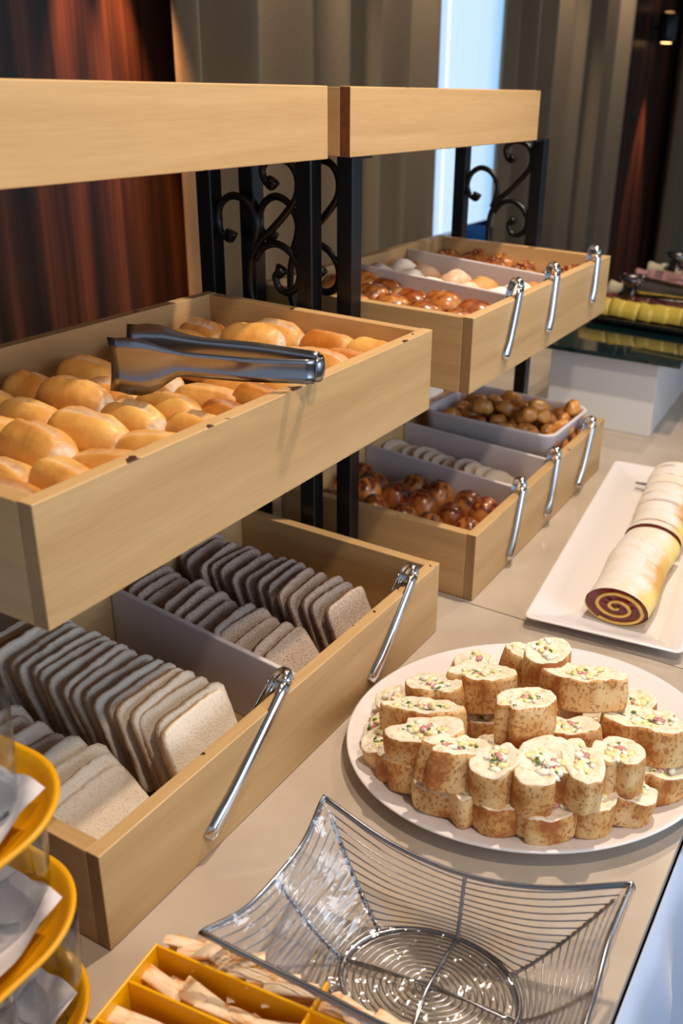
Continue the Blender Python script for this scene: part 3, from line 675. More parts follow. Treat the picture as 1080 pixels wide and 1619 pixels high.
place_all('sugared_bun', sm_, A2b, row_labels(A2b, 6, 'round sugar-dusted bun, {n} in the {row} rank behind the front board'), 'bun', 'sugared buns',
          lambda i, p, r: .377 + .050 + r.uniform(0, .006), lambda i, p, r: (r.uniform(-.2, .2), r.uniform(-.1, .1), r.uniform(0, 6)), 5)
A2c = [(-0.390, 1.06), (-0.385, 1.15), (-0.330, 1.07), (-0.318, 1.15), (-0.254, 1.05), (-0.250, 1.135), (-0.190, 1.04), (-0.178, 1.12), (-0.120, 1.02), (-0.110, 1.11), (-0.055, 1.03), (-0.055, 1.12), (-.32, 1.20), (-.20, 1.19), (-.10, 1.19), (-.39, 1.20), (-.26, 1.20), (-.05, 1.19)]
A2c = [(min(a, -.078), b - .0) for a, b in A2c]
pm = [loaf('topped_pastry', .070, .058, .046, 160 + k, GLOSSY, slit=.6, ends=0, toastk=1.0, lump=.14, power=2.1) for k in range(4)]
tq = [topping(k + 9, .03, .046, [BITS, CROIS], 34, .005) for k in range(3)]
for i, o in enumerate(place_all('topped_pastry', pm, A2c, row_labels(A2c, 6, 'browned topped pastry in the far compartment, {n} in the {row} rank behind the front'), 'pastry', 'topped pastries',
          lambda i, p, r: .377 + .050 + r.uniform(0, .012), lambda i, p, r: (r.uniform(-.25, .25), r.uniform(-.2, .2), r.uniform(0, 6)), 8)):
    obj('topping', tq[i % 3], o)

# ------------------------------------------------------------------ tongs
def strip(mb, path, wid, nrm_up, th=.0013, ch=.28):
    """flat strip with width along 'up' vectors"""
    P = [Vector(p) for p in path]; n_ = len(P); vs = []; fs = []
    for i in range(n_):
        t = (P[min(i + 1, n_ - 1)] - P[max(i - 1, 0)]).normalized()
        up = Vector(nrm_up); up = (up - t * up.dot(t)).normalized(); nn = t.cross(up)
        w_ = wid[i] if isinstance(wid, (list, tuple)) else wid
        c = ch * w_       # channel
        for a, b_ in ((-1, 1), (-.5, .25), (0, 0), (.5, .25), (1, 1)): vs.append(P[i] + up * a * w_ / 2 + nn * (b_ * c))
        for a, b_ in ((1, 1), (.5, .25), (0, 0), (-.5, .25), (-1, 1)): vs.append(P[i] + up * a * w_ / 2 + nn * (b_ * c + th))
    for i in range(n_ - 1):
        for k in range(10): fs.append((i * 10 + k, i * 10 + (k + 1) % 10, (i + 1) * 10 + (k + 1) % 10, (i + 1) * 10 + k))
    fs.append(tuple(range(10))[::-1]); fs.append(tuple((n_ - 1) * 10 + k for k in range(10)))
    mb.add(vs, fs); return mb
def tongs_parts(t, L=.215, gap=.032, spread=.004, w0=.017, tipw=.022):
    """local: bow at origin top, arms run along -z; arms apart in x; strip width along y"""
    R_ = gap / 2
    bow = [(R_ * cos(a), 0, R_ * 1.25 * sin(a)) for a in [PI * k / 12 for k in range(13)]]
    obj('bow', strip(MB(), bow, w0, (0, 1, 0)).mesh('bow', STEEL), t)
    for s_ in (1, -1):
        pts = []; ws = []
        for k in range(15):
            u = k / 14; x = s_ * (R_ + spread * sin(u * PI * .5) * (1 if u < .8 else 1 - (u - .8) * 1.6)); pts.append((x, 0, -u * L))
            ws.append(w0 * (1 - .15 * u) if u < .74 else w0 * .87 + (tipw - w0 * .87) * min(1, (u - .74) / .14) * (1 if u < .94 else .72))
        arm = strip(MB(), pts, ws, (0, -s_, 0))
        obj('arm', arm.mesh('arm', STEEL), t)
def hang_tongs(xf, yb, zb, yt, zt, label, w0=.013, tipw=.019, lean=0.0):
    w0 = .019; tipw = max(tipw, .021)
    L = math.hypot(yt - yb, zt - zb); ang = math.atan2(yt - yb, -(zt - zb))
    t = empty('serving_tongs', (xf, yb, zb), 0, label, 'tongs', 'steel tongs hooked over the tray fronts')
    tongs_parts(t, L=L - .004, w0=w0, tipw=tipw)
    t.matrix_world = Matrix.Translation((xf, yb, zb)) @ Matrix.Rotation(ang, 4, 'X') @ Matrix.Rotation(-.22, 4, 'Z')
    return t
hang_tongs(-.009, .015, .1435, -.145, .022, 'steel tongs over the lower left tray front, near the white divider', .014, .022)
hang_tongs(-.007, .338, .1435, .210, .024, 'steel tongs over the lower left tray front at its far corner', .014, .020)
hang_tongs(.004, .744, .1435, .692, .010, 'steel tongs on the lower right tray front, nearest of its three', .013, .016)
hang_tongs(.002, .930, .1435, .892, .020, 'steel spoon-tipped tongs on the lower right tray front, middle of its three', .014, .028)
hang_tongs(.000, 1.155, .1435, 1.075, .016, 'steel tongs on the lower right tray front, farthest of its three', .014, .018)
hang_tongs(-.026, .722, .516, .670, .400, 'steel tongs on the middle right tray front, nearest of its three', .014, .017)
hang_tongs(-.028, .902, .516, .875, .405, 'steel tongs on the middle right tray front, middle of its three', .014, .017)
hang_tongs(-.031, 1.148, .516, 1.13, .415, 'steel tongs on the middle right tray front, farthest of its three', .014, .017)
# broad bread tongs lying on the rolls, bow towards the front board
t = empty('bread_tongs', (-.018, .112, .524), 0, 'broad polished bread tongs lying on the golden rolls', 'tongs')
DSTEEL = plain('brushed_steel', (150, 150, 156), .24, metal=1, var=.08, vscale=20)
def btongs(t):
    R_ = .024
    H0 = .029
    def arm(s_):
        pts = []; ws = []
        for k in range(22):
            u = k / 21
            pts.append((-.235 * u, s_ * (R_ * (.55 + .45 * min(1, u * 3)) + .006 * sin(u * PI)), -.004 * u - .045 * max(0, min(u, .86) - .66)))
            ws.append(H0 if u < .62 else H0 + (.068 - H0) * (.5 - .5 * cos(min(1, (u - .62) / .24) * PI)) * (1 if u < .93 else .9))
        return pts, ws
    for s_ in (1, -1):
        p, w_ = arm(s_); obj('arm', strip(MB(), p, w_, (0, 0, s_), ch=.10).mesh('arm', DSTEEL), t)
    a0 = R_ * .55
    bow = [(a0 * .8 * cos(a), a0 * sin(a), 0) for a in [-PI / 2 + PI * k / 10 for k in range(11)]]
    obj('bow', strip(MB(), bow, H0, (0, 0, -1), ch=.1).mesh('bow', DSTEEL), t)
btongs(t); t.rotation_euler = (0, .05, .42)

# ------------------------------------------------------------------ oval platter and filled baguette slices
PC = (.2529, .2301); PA, PB_, PT = .2545, .2175, .6648
pl_ = MB(); pr = [(.0, .0105), (.5, .0105), (.70, .011), (.80, .014), (.90, .0205), (.97, .0255), (.99, .0268), (1.0, .0262), (1.0, .0245), (.98, .022), (.92, .0155), (.80, .006), (.72, .0015), (.68, .0005), (.66, .003), (.0, .003)]
pl_.lathe([(max(r, .001), z) for r, z in pr], 96, sx=PA, sy=PB_)
platter = tag(obj('oval_platter', pl_.mesh('oval_platter', PORC), loc=(PC[0], PC[1], .0005), rot=(0, 0, PT)), 'large white oval platter piled with filled baguette slices', 'platter')
def sandwich(seed, a, b_, h, curl):
    rnd = random.Random(seed); n_ = 44; out = []
    nt = rnd.uniform(0, 2 * PI); nd = curl
    for k in range(n_):
        t_ = 2 * PI * k / n_; r = 1 + .07 * noise.noise((cos(t_) * 1.3, sin(t_) * 1.3, seed * 3.1))
        d = (t_ - nt + PI) % (2 * PI) - PI; r -= nd * math.exp(-(d / .17) ** 2); r += .07 * math.exp(-((abs(d) - .42) / .2) ** 2); r -= .5 * nd * math.exp(-(((d + 2.3 + PI) % (2 * PI) - PI) / .3) ** 2); r += .03 * noise.noise((cos(t_) * 5, sin(t_) * 5, seed))
        out.append((cos(t_) * a * r, sin(t_) * b_ * r))
    V = []; F = []; Ms = []
    prof = [(0, .5), (0, .97), (.06, 1.0), (.3, 1.03), (.6, 1.035), (.9, 1.01), (.985, .985), (1.0, .94), (1.0, .80), (.985, .62), (.96, .45), (.95, .25), (.95, .001)]
    for zf, s in prof:
        for k, (x, y) in enumerate(out):
            z = zf * h; tz = 0
            if zf > .9: tz = .0035 * noise.noise((x * s * 60, y * s * 60, seed)) - .0025 * (1 - s) + .002 * noise.noise((x * s * 160, y * s * 160, seed))
            j = 1 + (.012 * noise.noise((x * 70, y * 70, z * 70 + seed)))
            V.append((x * s * j, y * s * j, z + tz))
    for i in range(len(prof) - 1):
        for k in range(n_): F.append((i * n_ + k, i * n_ + (k + 1) % n_, (i + 1) * n_ + (k + 1) % n_, (i + 1) * n_ + k)); Ms.append(0 if i < 6 else 1)
    F.append(tuple(range(n_))[::-1]); Ms.append(1)
    mb = MB(); mb.v = V; mb.f = F; mb.m = Ms
    me = mb.mesh('bread', [SCRUST, SCRUMB])
    # filling heap along the swirl, running towards the notch
    fb = MB(); mats = [EGG, HAMM, CREAM, HERB]
    lx, ly = cos(nt), sin(nt); hx, hy = rnd.uniform(-.3, .5), rnd.gauss(0, .1)
    for i in range(58):
        u = rnd.uniform(-.62, .85); v = rnd.gauss(0, .20)
        mi = (0, 2, 0, 2, 2, 0, 2, 3)[rnd.randrange(8)]
        s = rnd.uniform(.0036, .0072)
        if i < 11: mi = 1; u = hx + rnd.gauss(0, .10); v = hy + rnd.gauss(0, .08); s = rnd.uniform(.003, .005)
        x = (lx * u - ly * v) * a * .85; y = (ly * u + lx * v) * b_ * .85
        if mi == 3: s *= .5
        c = Vector((x, y, h * .955 + rnd.uniform(-.0022, .001) + (.0012 if mi in (1, 3) else 0)))
        ax = rnd.uniform(0, PI); st = (rnd.uniform(1, 1.7), rnd.uniform(.7, 1.1), rnd.uniform(.45, .75))
        vs = []
        for vv in ((1, 0, 0), (.5, .8, 0), (-.5, .8, 0), (-1, 0, 0), (-.5, -.8, 0), (.5, -.8, 0), (.45, .3, .7), (-.45, .3, .7), (0, -.5, .7), (0, 0, -.6)):
            q = (vv[0] * st[0] * s, vv[1] * st[1] * s, vv[2] * st[2] * s); vs.append(c + Vector((q[0] * cos(ax) - q[1] * sin(ax), q[0] * sin(ax) + q[1] * cos(ax), q[2])))
        fb.add(vs, [(0, 1, 6), (1, 2, 7), (1, 7, 6), (2, 3, 7), (3, 4, 8), (3, 8, 7), (4, 5, 8), (5, 0, 6), (5, 6, 8), (6, 7, 8), (1, 0, 9), (2, 1, 9), (3, 2, 9), (4, 3, 9), (5, 4, 9), (0, 5, 9)], mi)
    return me, fb.mesh('filling', mats[:4])
# x, y of top centre, z of top, half length, half width, height, heading, tilt x, tilt y, label tail
SW = [
 (.127, .291, .074, .036, .024, .045, .9, .30, .1, 'at the back left rim, with green herbs showing'),
 (.200, .276, .112, .026, .022, .050, .4, .0, .1, 'standing at the back between the ham slice and the tall slice'),
 (.255, .252, .150, .034, .028, .058, 1.1, -.10, .1, 'tall one at the top back of the pile'),
 (.318, .227, .146, .055, .026, .046, .22, -.05, 0, 'long pale one crowning the right of the pile'),
 (.184, .203, .112, .046, .030, .050, .45, -.10, 0, 'with pink ham swirl on top, upper left of the pile'),
 (.138, .160, .106, .040, .024, .044, .15, -.1, 0, 'with egg and ham, beside the ham swirl slice on the left'),
 (.080, .166, .070, .026, .020, .042, .6, .2, -.4, 'tilted at the left rim of the platter'),
 (.084, .104, .064, .026, .017, .040, 1.2, .3, -.6, 'dark crusted one lying on the left rim'),
 (.150, .108, .104, .055, .024, .044, .25, -.12, 0, 'long one in the second tier at left'),
 (.274, .133, .148, .040, .030, .055, .9, -.12, -.05, 'in the middle top, leaning, with ham'),
 (.380, .282, .100, .026, .022, .046, .5, .1, 0, 'with a pink ham dot at the back right'),
 (.322, .345, .072, .030, .022, .042, .9, .1, 0, 'at the back rim behind the long pale one'),
 (.328, .170, .104, .040, .022, .048, .3, -.1, 0, 'below the long pale one'),
 (.405, .225, .108, .056, .034, .050, .15, -.06, .05, 'largest one at the right of the pile'),
 (.200, .182, .070, .032, .022, .045, .4, 0, 0, 'low in the middle left gap'),
 (.177, .066, .104, .052, .024, .052, .55, -.12, -.08, 'long one with herbs in the front left tier'),
 (.224, .040, .106, .046, .027, .052, .8, -.12, .05, 'broad speckled one in the front left tier'),
 (.112, .063, .068, .027, .022, .046, .7, .1, -.3, 'with ham sticking out at the left front rim'),
 (.150, .034, .066, .036, .024, .046, -.1, -.1, -.1, 'low speckled one at the front left rim'),
 (.210, .008, .058, .036, .018, .042, .25, 0, 0, 'low narrow one under the broad speckled one'),
 (.276, .052, .108, .033, .028, .054, .9, -.1, 0, 'with a cream and herb heap at the front centre'),
 (.246, .018, .068, .016, .022, .052, .5, 0, 0, 'slim upright one at the front rim'),
 (.290, .030, .064, .030, .022, .048, .6, 0, 0, 'upright one at the front rim below the cream heap'),
 (.322, .078, .112, .045, .034, .056, 1.4, -.08, .05, 'large one with a curled herb filling at the front'),
 (.360, .106, .110, .042, .024, .050, -.9, -.05, 0, 'pale folded one right of the curled herb filling'),
 (.393, .150, .106, .032, .028, .052, .3, 0, .1, 'square-looking one at the right of the pile'),
 (.438, .190, .066, .036, .026, .050, .5, 0, .1, 'at the right front rim under the largest one'),
 (.416, .130, .066, .033, .027, .048, .4, 0, .15, 'broad one at the right front rim with green bits'),
 (.387, .088, .068, .028, .024, .052, .7, 0, .05, 'upright one at the front rim with ham and cream'),
 (.350, .048, .062, .038, .026, .046, .8, 0, 0, 'folded plump one at the very front rim'),
 (.240, .130, .066, .028, .024, .045, .5, 0, 0, 'low one hidden behind the cream heap one'),
 (.286, .160, .070, .032, .022, .045, .2, 0, 0, 'low one behind the curled herb filling'),
 (.284, .215, .100, .024, .02, .045, 1.5, 0, 0, 'narrow one between the middle top and the long pale one'),
 (.362, .330, .064, .03, .022, .042, .3, .1, .1, 'low crusty one at the back right rim'),
 (.418, .290, .062, .034, .024, .042, .2, .1, .1, 'low one at the right back rim'),
 (.096, .214, .066, .028, .02, .042, .9, .2, -.2, 'low one at the back left rim, crust up'),
 (.155, .235, .062, .03, .024, .045, .2, 0, 0, 'low one under the back left of the pile'),
 (.225, .235, .064, .03, .026, .046, .8, 0, 0, 'low one inside the pile towards the back'),
 (.29, .27, .07, .032, .026, .05, .1, 0, 0, 'low one inside the pile under the tall slice'),
 (.345, .25, .07, .034, .026, .05, 1.3, 0, 0, 'low one inside the pile under the long pale slice'),
 (.34, .12, .06, .03, .024, .045, 0, 0, 0, 'low one inside the pile at the front right'),
]
LOWN = 36
for i, s in enumerate(SW):
    x, y, zt_, a, b_, h, hd, tx, ty, lb = s
    h_ = h
    if zt_ < .08:
        h_ = h * .86; zt_ = min(zt_, .0115 + h_ + .002); x -= .009; y += .018
    elif y < .10 and zt_ < .115: x -= .004; y += .010
    rn = Vector(((x - PC[0]) * cos(PT) + (y - PC[1]) * sin(PT), -(x - PC[0]) * sin(PT) + (y - PC[1]) * cos(PT))); rn = math.hypot(rn.x / PA, rn.y / PB_)
    if rn > .80: x += (PC[0] - x) * (rn - .80); y += (PC[1] - y) * (rn - .80)
    if rn > .66: zt_ += (min(rn, .82) - .66) * .05
    if zt_ > .08: tx += random.Random(i).uniform(-.20, .16); ty += random.Random(i + 77).uniform(-.20, .20)
    me, fi = sandwich(i + 1, a, b_, h_, random.Random(i).choice((.12, .24, .36, .30)))
    o = obj('filled_baguette_slice', None, loc=(x, y, max(zt_ - h_, .0125)), rot=(tx, ty, hd))
    tag(o, 'filled baguette slice, ' + lb, 'sandwich', 'filled baguette slices on the oval platter')
    obj('bread', me, o); obj('filling', fi, o)

# ------------------------------------------------------------------ rectangular plate with swiss roll
RA = math.radians(6.5); PX, PY = .122, .508      # near left corner
plate = empty('rectangular_plate', (PX, PY, .0005), RA, 'long white rectangular plate carrying the sugared swiss roll', 'plate')
PWd, PLn = .262, .775
def rr2(i): return rrect(PWd / 2 - i, PLn / 2 - i, max(.002, .012 - i * .15), 4)
pm_ = MB(); prof = [(.0, .0205), (.001, .022), (.003, .0225), (.006, .022), (.040, .0105), (.043, .0085), (.12, .008)]
rings = [rr2(i) for i, z in prof]; n_ = len(rings[0]); vs = []; fs = []
for (i, z), rg in zip(prof, rings): vs += [(x + PWd / 2, y + PLn / 2, z) for x, y in rg]
prof2 = [(.0, .0205), (.002, .018), (.045, .0012), (.047, .0), (.12, .0)]
base0 = len(vs)
for (i, z) in prof2: vs += [(x + PWd / 2, y + PLn / 2, z) for x, y in rr2(i)]
for j in range(len(prof) - 1):
    for k in range(n_): fs.append((j * n_ + k, j * n_ + (k + 1) % n_, (j + 1) * n_ + (k + 1) % n_, (j + 1) * n_ + k))
fs.append(tuple((len(prof) - 1) * n_ + k for k in range(n_)))
for j in range(len(prof2) - 1):
    for k in range(n_): fs.append((base0 + j * n_ + k, base0 + (j + 1) * n_ + k, base0 + (j + 1) * n_ + (k + 1) % n_, base0 + j * n_ + (k + 1) % n_))
fs.append(tuple(base0 + (len(prof2) - 1) * n_ + k for k in range(n_)))
pm_.add(vs, fs); po = obj('plate_body', pm_.mesh('plate_body', PORC, True), plate)
def sugar_sponge():
    m, n, l, b = new_mat('sugared_sponge')
    tc = n.new('ShaderNodeTexCoord'); at = n.new('ShaderNodeAttribute'); at.attribute_name = 'mark'; sp = n.new('ShaderNodeSeparateColor'); l.new(at.outputs['Color'], sp.inputs[0])
    nz = n.new('ShaderNodeTexNoise'); nz.inputs['Scale'].default_value = 24; nz.inputs['Detail'].default_value = 9; nz.inputs['Roughness'].default_value = .7; l.new(tc.outputs['Object'], nz.inputs['Vector'])
    a = n.new('ShaderNodeMath'); a.operation = 'MULTIPLY_ADD'; l.new(sp.outputs[2], a.inputs[0]); a.inputs[1].default_value = .46; l.new(nz.outputs['Fac'], a.inputs[2])
    r = ramp(n, [(.62, (0, 0, 0, 1)), (.98, (1, 1, 1, 1))]); l.new(a.outputs[0], r.inputs['Fac'])
    n2 = n.new('ShaderNodeTexNoise'); n2.inputs['Scale'].default_value = 9; l.new(tc.outputs['Object'], n2.inputs['Vector'])
    r2 = ramp(n, [(.4, s2l((238, 206, 128))), (.7, s2l((214, 160, 84)))]); l.new(n2.outputs['Fac'], r2.inputs['Fac'])
    mx = n.new('ShaderNodeMix'); mx.data_type = 'RGBA'; l.new(r.outputs[0], mx.inputs['Factor']); l.new(r2.outputs[0], mx.inputs[6]); mx.inputs[7].default_value = s2l((226, 220, 216))
    m2 = n.new('ShaderNodeMix'); m2.data_type = 'RGBA'; l.new(sp.outputs[0], m2.inputs['Factor']); l.new(mx.outputs[2], m2.inputs[6]); m2.inputs[7].default_value = s2l((120, 30, 14))
    l.new(m2.outputs[2], b.inputs['Base Color']); b.inputs['Roughness'].default_value = .85
    bp = n.new('ShaderNodeBump'); bp.inputs['Strength'].default_value = .3; bp.inputs['Distance'].default_value = .002; l.new(nz.outputs['Fac'], bp.inputs['Height']); l.new(bp.outputs[0], b.inputs['Normal'])
    return m
SSP = sugar_sponge()
def swiss(name, loc, rz, L, W_, H, seed, label, slices=0):
    t = empty(name, loc, rz, label, 'cake')
    # outer skin: elliptical tube along y
    V = []; K = []; F = []; nl = 60; ns = 48
    def sec(a, y, s=1.0):
        x = cos(a) * W_ / 2; z = sin(a) * H / 2
        if z < 0: z *= .92; x *= 1.02
        wob = 1 + .03 * noise.noise((y * 14, cos(a), sin(a) + seed))
        side = .006 * noise.noise((y * 9, seed, 0))
        return (x * s * wob + side, z * s * wob + H * .46)
    for i in range(nl + 1):
        y = L * i / nl; s = 1.0; groove = 0
        if slices:
            ph = (y * slices / L) % 1; groove = math.exp(-((ph - .5) / .10) ** 2)
            s = 1 - .035 * groove + .02 * noise.noise((math.floor(y * slices / L), seed, 1))
        for k in range(ns):
            a = 2 * PI * k / ns; x, z = sec(a, y, s); V.append((x, y, z))
            K.append((min(1, .9 * max(0, groove - .45) * 1.8 * max(0, sin(a) + .1) * max(0, min(1, .55 + 2.5 * noise.noise((y * 22, a * 1.7, seed))))) if slices else 0, 0, max(0, min(1, (sin(a) - .05 - .45 * cos(a)) / .7 + .35 * noise.noise((y * 16, a * 2, seed))))))
    for i in range(nl):
        for k in range(ns): F.append((i * ns + k, i * ns + (k + 1) % ns, (i + 1) * ns + (k + 1) % ns, (i + 1) * ns + k))
    F.append(tuple(nl * ns + k for k in range(ns)))
    mb = MB(); mb.add(V, F); mb.marks = K; obj('sponge_skin', mb.mesh('sponge_skin', SSP), t)
    # cut face: spiral of sponge and jam, slightly recessed jam
    def spiral(w0, w1, y, turns=2.35, n=150, m=None, nm='', depth=.012):
        mb = MB(); vs = []; fs = []
        for i in range(n + 1):
            u = i / n; a = -PI / 2 - .6 + u * turns * 2 * PI
            R0 = 1 - u * .93
            for rr in (R0 + w0, R0 + w1):
                rr = max(.0, rr) * .985; x, z = sec(a, y); cx, cz = 0, H * .46
                vs.append((cx + (x - cx) * rr, y, cz + (z - cz) * rr)); vs.append((cx + (x - cx) * rr, y + depth, cz + (z - cz) * rr))
        for i in range(n):
            o = i * 4; p = o + 4
            fs += [(o, p, p + 2, o + 2), (o, o + 1, p + 1, p), (o + 2, p + 2, p + 3, o + 3)]
        mb.add(vs, fs); return obj(nm, mb.mesh(nm, m, False), t)
    obj('jam_filling', MB().grid(48, 8, lambda u, v: ((sec(2 * PI * u, 0)[0]) * .96 * v, .003 + .0015 * noise.noise((u * 20, v * 9, 1)), H * .46 + (sec(2 * PI * u, 0)[1] - H * .46) * .96 * v), closeu=True).mesh('jam_filling', JAM), t)
    spiral(-.10, .0, -.0006, m=SPONGE, nm='sponge_swirl')
    return t
swiss('swiss_roll', (.256, .585, .0095), math.radians(3.5), .265, .108, .070, 1, 'front piece of sugared swiss roll with a dark jam spiral')
swiss('swiss_roll', (.240, .862, .0095), math.radians(7), .35, .108, .072, 5, 'rear piece of sugared swiss roll with jam lines across', slices=7)
cs = empty('cake_server', (.118, 1.168, .022), -.1, 'steel serving utensil lying on the far end of the white plate', 'utensil')
obj('handle', MB().tube([(0, 0, .002), (.03, .002, .004), (.09, .004, .008), (.16, .006, .012)], [.004, .008, .008, .006], 10, flat=(.45, 1.2), up=(0, 0, 1)).mesh('handle', STEEL), cs)

# ------------------------------------------------------------------ wire basket with cling film
BC = Vector((.303, -.168, 0))
c1, c2, c3, c4 = Vector((.131, -.097, .112)), Vector((.465, -.043, .112)), Vector((.128, -.296, .104)), Vector((.486, -.262, .108))
m12, m13, m24, m34 = Vector((.306, -.096, .088)), Vector((.141, -.199, .090)), Vector((.468, -.155, .086)), Vector((.325, -.278, .084))
rimpts = [c1, c1.lerp(m12, .5) + Vector((.002, -.006, -.006)), m12, m12.lerp(c2, .5) + Vector((0, -.006, -.006)), c2, c2.lerp(m24, .5) + Vector((-.004, 0, -.006)), m24, m24.lerp(c4, .5) + Vector((-.004, 0, -.006)), c4,
          c4.lerp(m34, .5) + Vector((0, .004, -.006)), m34, m34.lerp(c3, .5) + Vector((0, .004, -.006)), c3, c3.lerp(m13, .5) + Vector((.004, 0, -.006)), m13, m13.lerp(c1, .5) + Vector((.004, 0, -.006))]
NSEG = 10
def rim_at(i):   # i in 0..16*NSEG
    k, f_ = divmod(i, NSEG); p0, p1 = rimpts[k % 16], rimpts[(k + 1) % 16]
    corner0, corner1 = k % 4 == 0, (k + 1) % 4 == 0
    t_ = f_ / NSEG
    pm1, p2 = rimpts[(k - 1) % 16], rimpts[(k + 2) % 16]
    if corner0: pm1 = p0 * 2 - p1
    if corner1: p2 = p1 * 2 - p0
    return .5 * ((2 * p0) + (p1 - pm1) * t_ + (2 * pm1 - 5 * p0 + 4 * p1 - p2) * t_ ** 2 + (3 * p0 - pm1 - 3 * p1 + p2) * t_ ** 3)
RIM = [rim_at(i) for i in range(16 * NSEG)]
RC = Vector((.308, -.172, .007)); RXa, RYa = .092, .066
def ring_at(i, s=1.0):
    p = RIM[i % len(RIM)]; d = Vector((p.x - RC.x, p.y - RC.y)); a = math.atan2((d.y) / .6, d.x)
    a = math.atan2(d.y, d.x); r_ = 1 / math.sqrt((cos(a - .16) / RXa) ** 2 + (sin(a - .16) / RYa) ** 2)
    return Vector((RC.x + cos(a) * r_ * s, RC.y + sin(a) * r_ * s, RC.z))
def bowl_at(i, u):   # u 0 at ring .. 1 at rim
    a, b_ = ring_at(i), RIM[i % len(RIM)]
    q = a.lerp(b_, u); q.z = a.z + (b_.z - a.z) * (u ** 1.35)
    return q
bk = empty('wire_basket', (0, 0, 0), 0, 'chrome wire basket with flared corners, lined with cling film, in the foreground', 'basket')
obj('rim_wire', MB().tube(RIM, .0026, 8, True).mesh('rim_wire', WIRE), bk)
obj('base_ring', MB().tube([ring_at(i) for i in range(len(RIM))], .0030, 8, True).mesh('base_ring', WIRE), bk)
NR = len(RIM)
def rib(i, u1=1.0, u0=0): return [bowl_at(i, u0 + (u1 - u0) * k / 14) for k in range(15)]
def twisted(path, nm):
    mb = MB(); P = smooth_path(path, 5)
    for s_ in (0, PI):
        q = []
        for k, p in enumerate(P):
            a = k * .9 + s_; q.append(p + Vector((cos(a), sin(a), sin(a + 1))) * .0011)
        mb.tube(q, .0015, 6)
    return obj(nm, mb.mesh(nm, WIRE), bk)
twisted(rib(6 * NSEG)[::-1] + [Vector((.306, -.170, .006))] + rib(14 * NSEG), 'rib') if False else None
twisted([p for p in rib(6 * NSEG)[::-1]] + [RC + Vector((0, 0, .002))] + rib(14 * NSEG), 'rib')
twisted([p for p in rib(2 * NSEG)[::-1]] + [RC + Vector((0, 0, .004))] + rib(10 * NSEG), 'rib')
for k in (0, 4, 8, 12): twisted(rib(k * NSEG, .86), 'rib')
for j in range(13):
    u = .06 + j * .072
    pth = []
    for i in range(0, NR, 2):
        dist = min(abs(i - c * 4 * NSEG) for c in range(5)) / (2 * NSEG)
        uu = min(.97, u * (1 + .06 * (1 - dist)))
        p = bowl_at(i, uu); pth.append(p)
    obj('wire_loop', MB().tube(smooth_path(pth, 1, True), .0008, 5, True).mesh('wire_loop', WIRE), bk)
for j in range(12):
    s_ = .08 + j * .077
    obj('wire_loop', MB().tube([ring_at(i, s_) for i in range(0, NR, 4)], .0008, 5, True).mesh('wire_loop', WIRE), bk)
def filmfn(u, v):
    i = int(round(u * NR)) % NR
    if v < .3: p = ring_at(i, v / .3); p.z = .0095
    else:
        w_ = (v - .3) / .7; p = bowl_at(i, min(w_ * 1.0, 1)); p.z += .0035
        inn = (RC - p); inn.z = 0; p += inn.normalized() * .002 * (w_ < .97)
    n3 = noise.noise(tuple(p * 45)) * .0022 + noise.noise(tuple(p * 120)) * .0008
    p.z += n3 + .001
    return p
fl = obj('cling_film', MB().grid(NR, 34, filmfn, closeu=True).mesh('cling_film', FILM), bk)
tag(fl, 'clear crinkled cling film')
for u_ in (1,):   # film gathered over the rim
    mb = MB()
    mb.grid(NR, 5, lambda u, v: RIM[int(round(u * NR)) % NR] + Vector((0, 0, .0045)) * sin(v * PI) + (RIM[int(round(u * NR)) % NR] - RC).normalized() * (v - .5) * (.012 + .006 * noise.noise((u * 60, v, 3))) - Vector((0, 0, .010)) * (v * v) + Vector((0, 0, .002 * noise.noise((u * 150, v * 4, 1)))), closeu=True)
    tag(obj('film_edge', mb.mesh('film_edge', FILM), bk), 'cling film folded over the rim')

# ------------------------------------------------------------------ yellow sachet box
sb = empty('sachet_box', (0, 0, 0), 0, 'bright yellow divided plastic box full of paper sachets', 'box')
A_ = Vector((.0756, -.3033)); dx = Vector((.2431 - .0756, -.287 + .3033)).normalized(); dy_ = Vector((dx.y, -dx.x))
SBR = math.atan2(dx.y, dx.x)
sb.location = (A_.x, A_.y, .001); sb.rotation_euler = (0, 0, SBR)
def wallbox(mb, x0, x1, y0, y1, z0=0, z1=.066): return mb.box(x0, x1, y0, y1, z0, z1)
W2 = .29; D2 = .125
m_ = MB(); wallbox(m_, 0, W2, -D2, .036, 0, .003); wallbox(m_, 0, .003, -D2, .001); wallbox(m_, 0, .003, .001, .036, 0, .040); wallbox(m_, W2 - .003, W2, -D2, .036); wallbox(m_, 0, W2, .033, .036, 0, .040); wallbox(m_, 0, W2, -D2, -D2 + .003)
obj('box_body', m_.mesh('box_body', YELLOW, False), sb, bevel=.0012)
for yy in (-.002, -.044, -.086): boxpart('partition', sb, YELLOW, .003, W2 - .003, yy, yy + .003, .003, .065, .001)
boxpart('partition', sb, YELLOW, .168, .171, -D2 + .003, .033, .003, .063, .001)
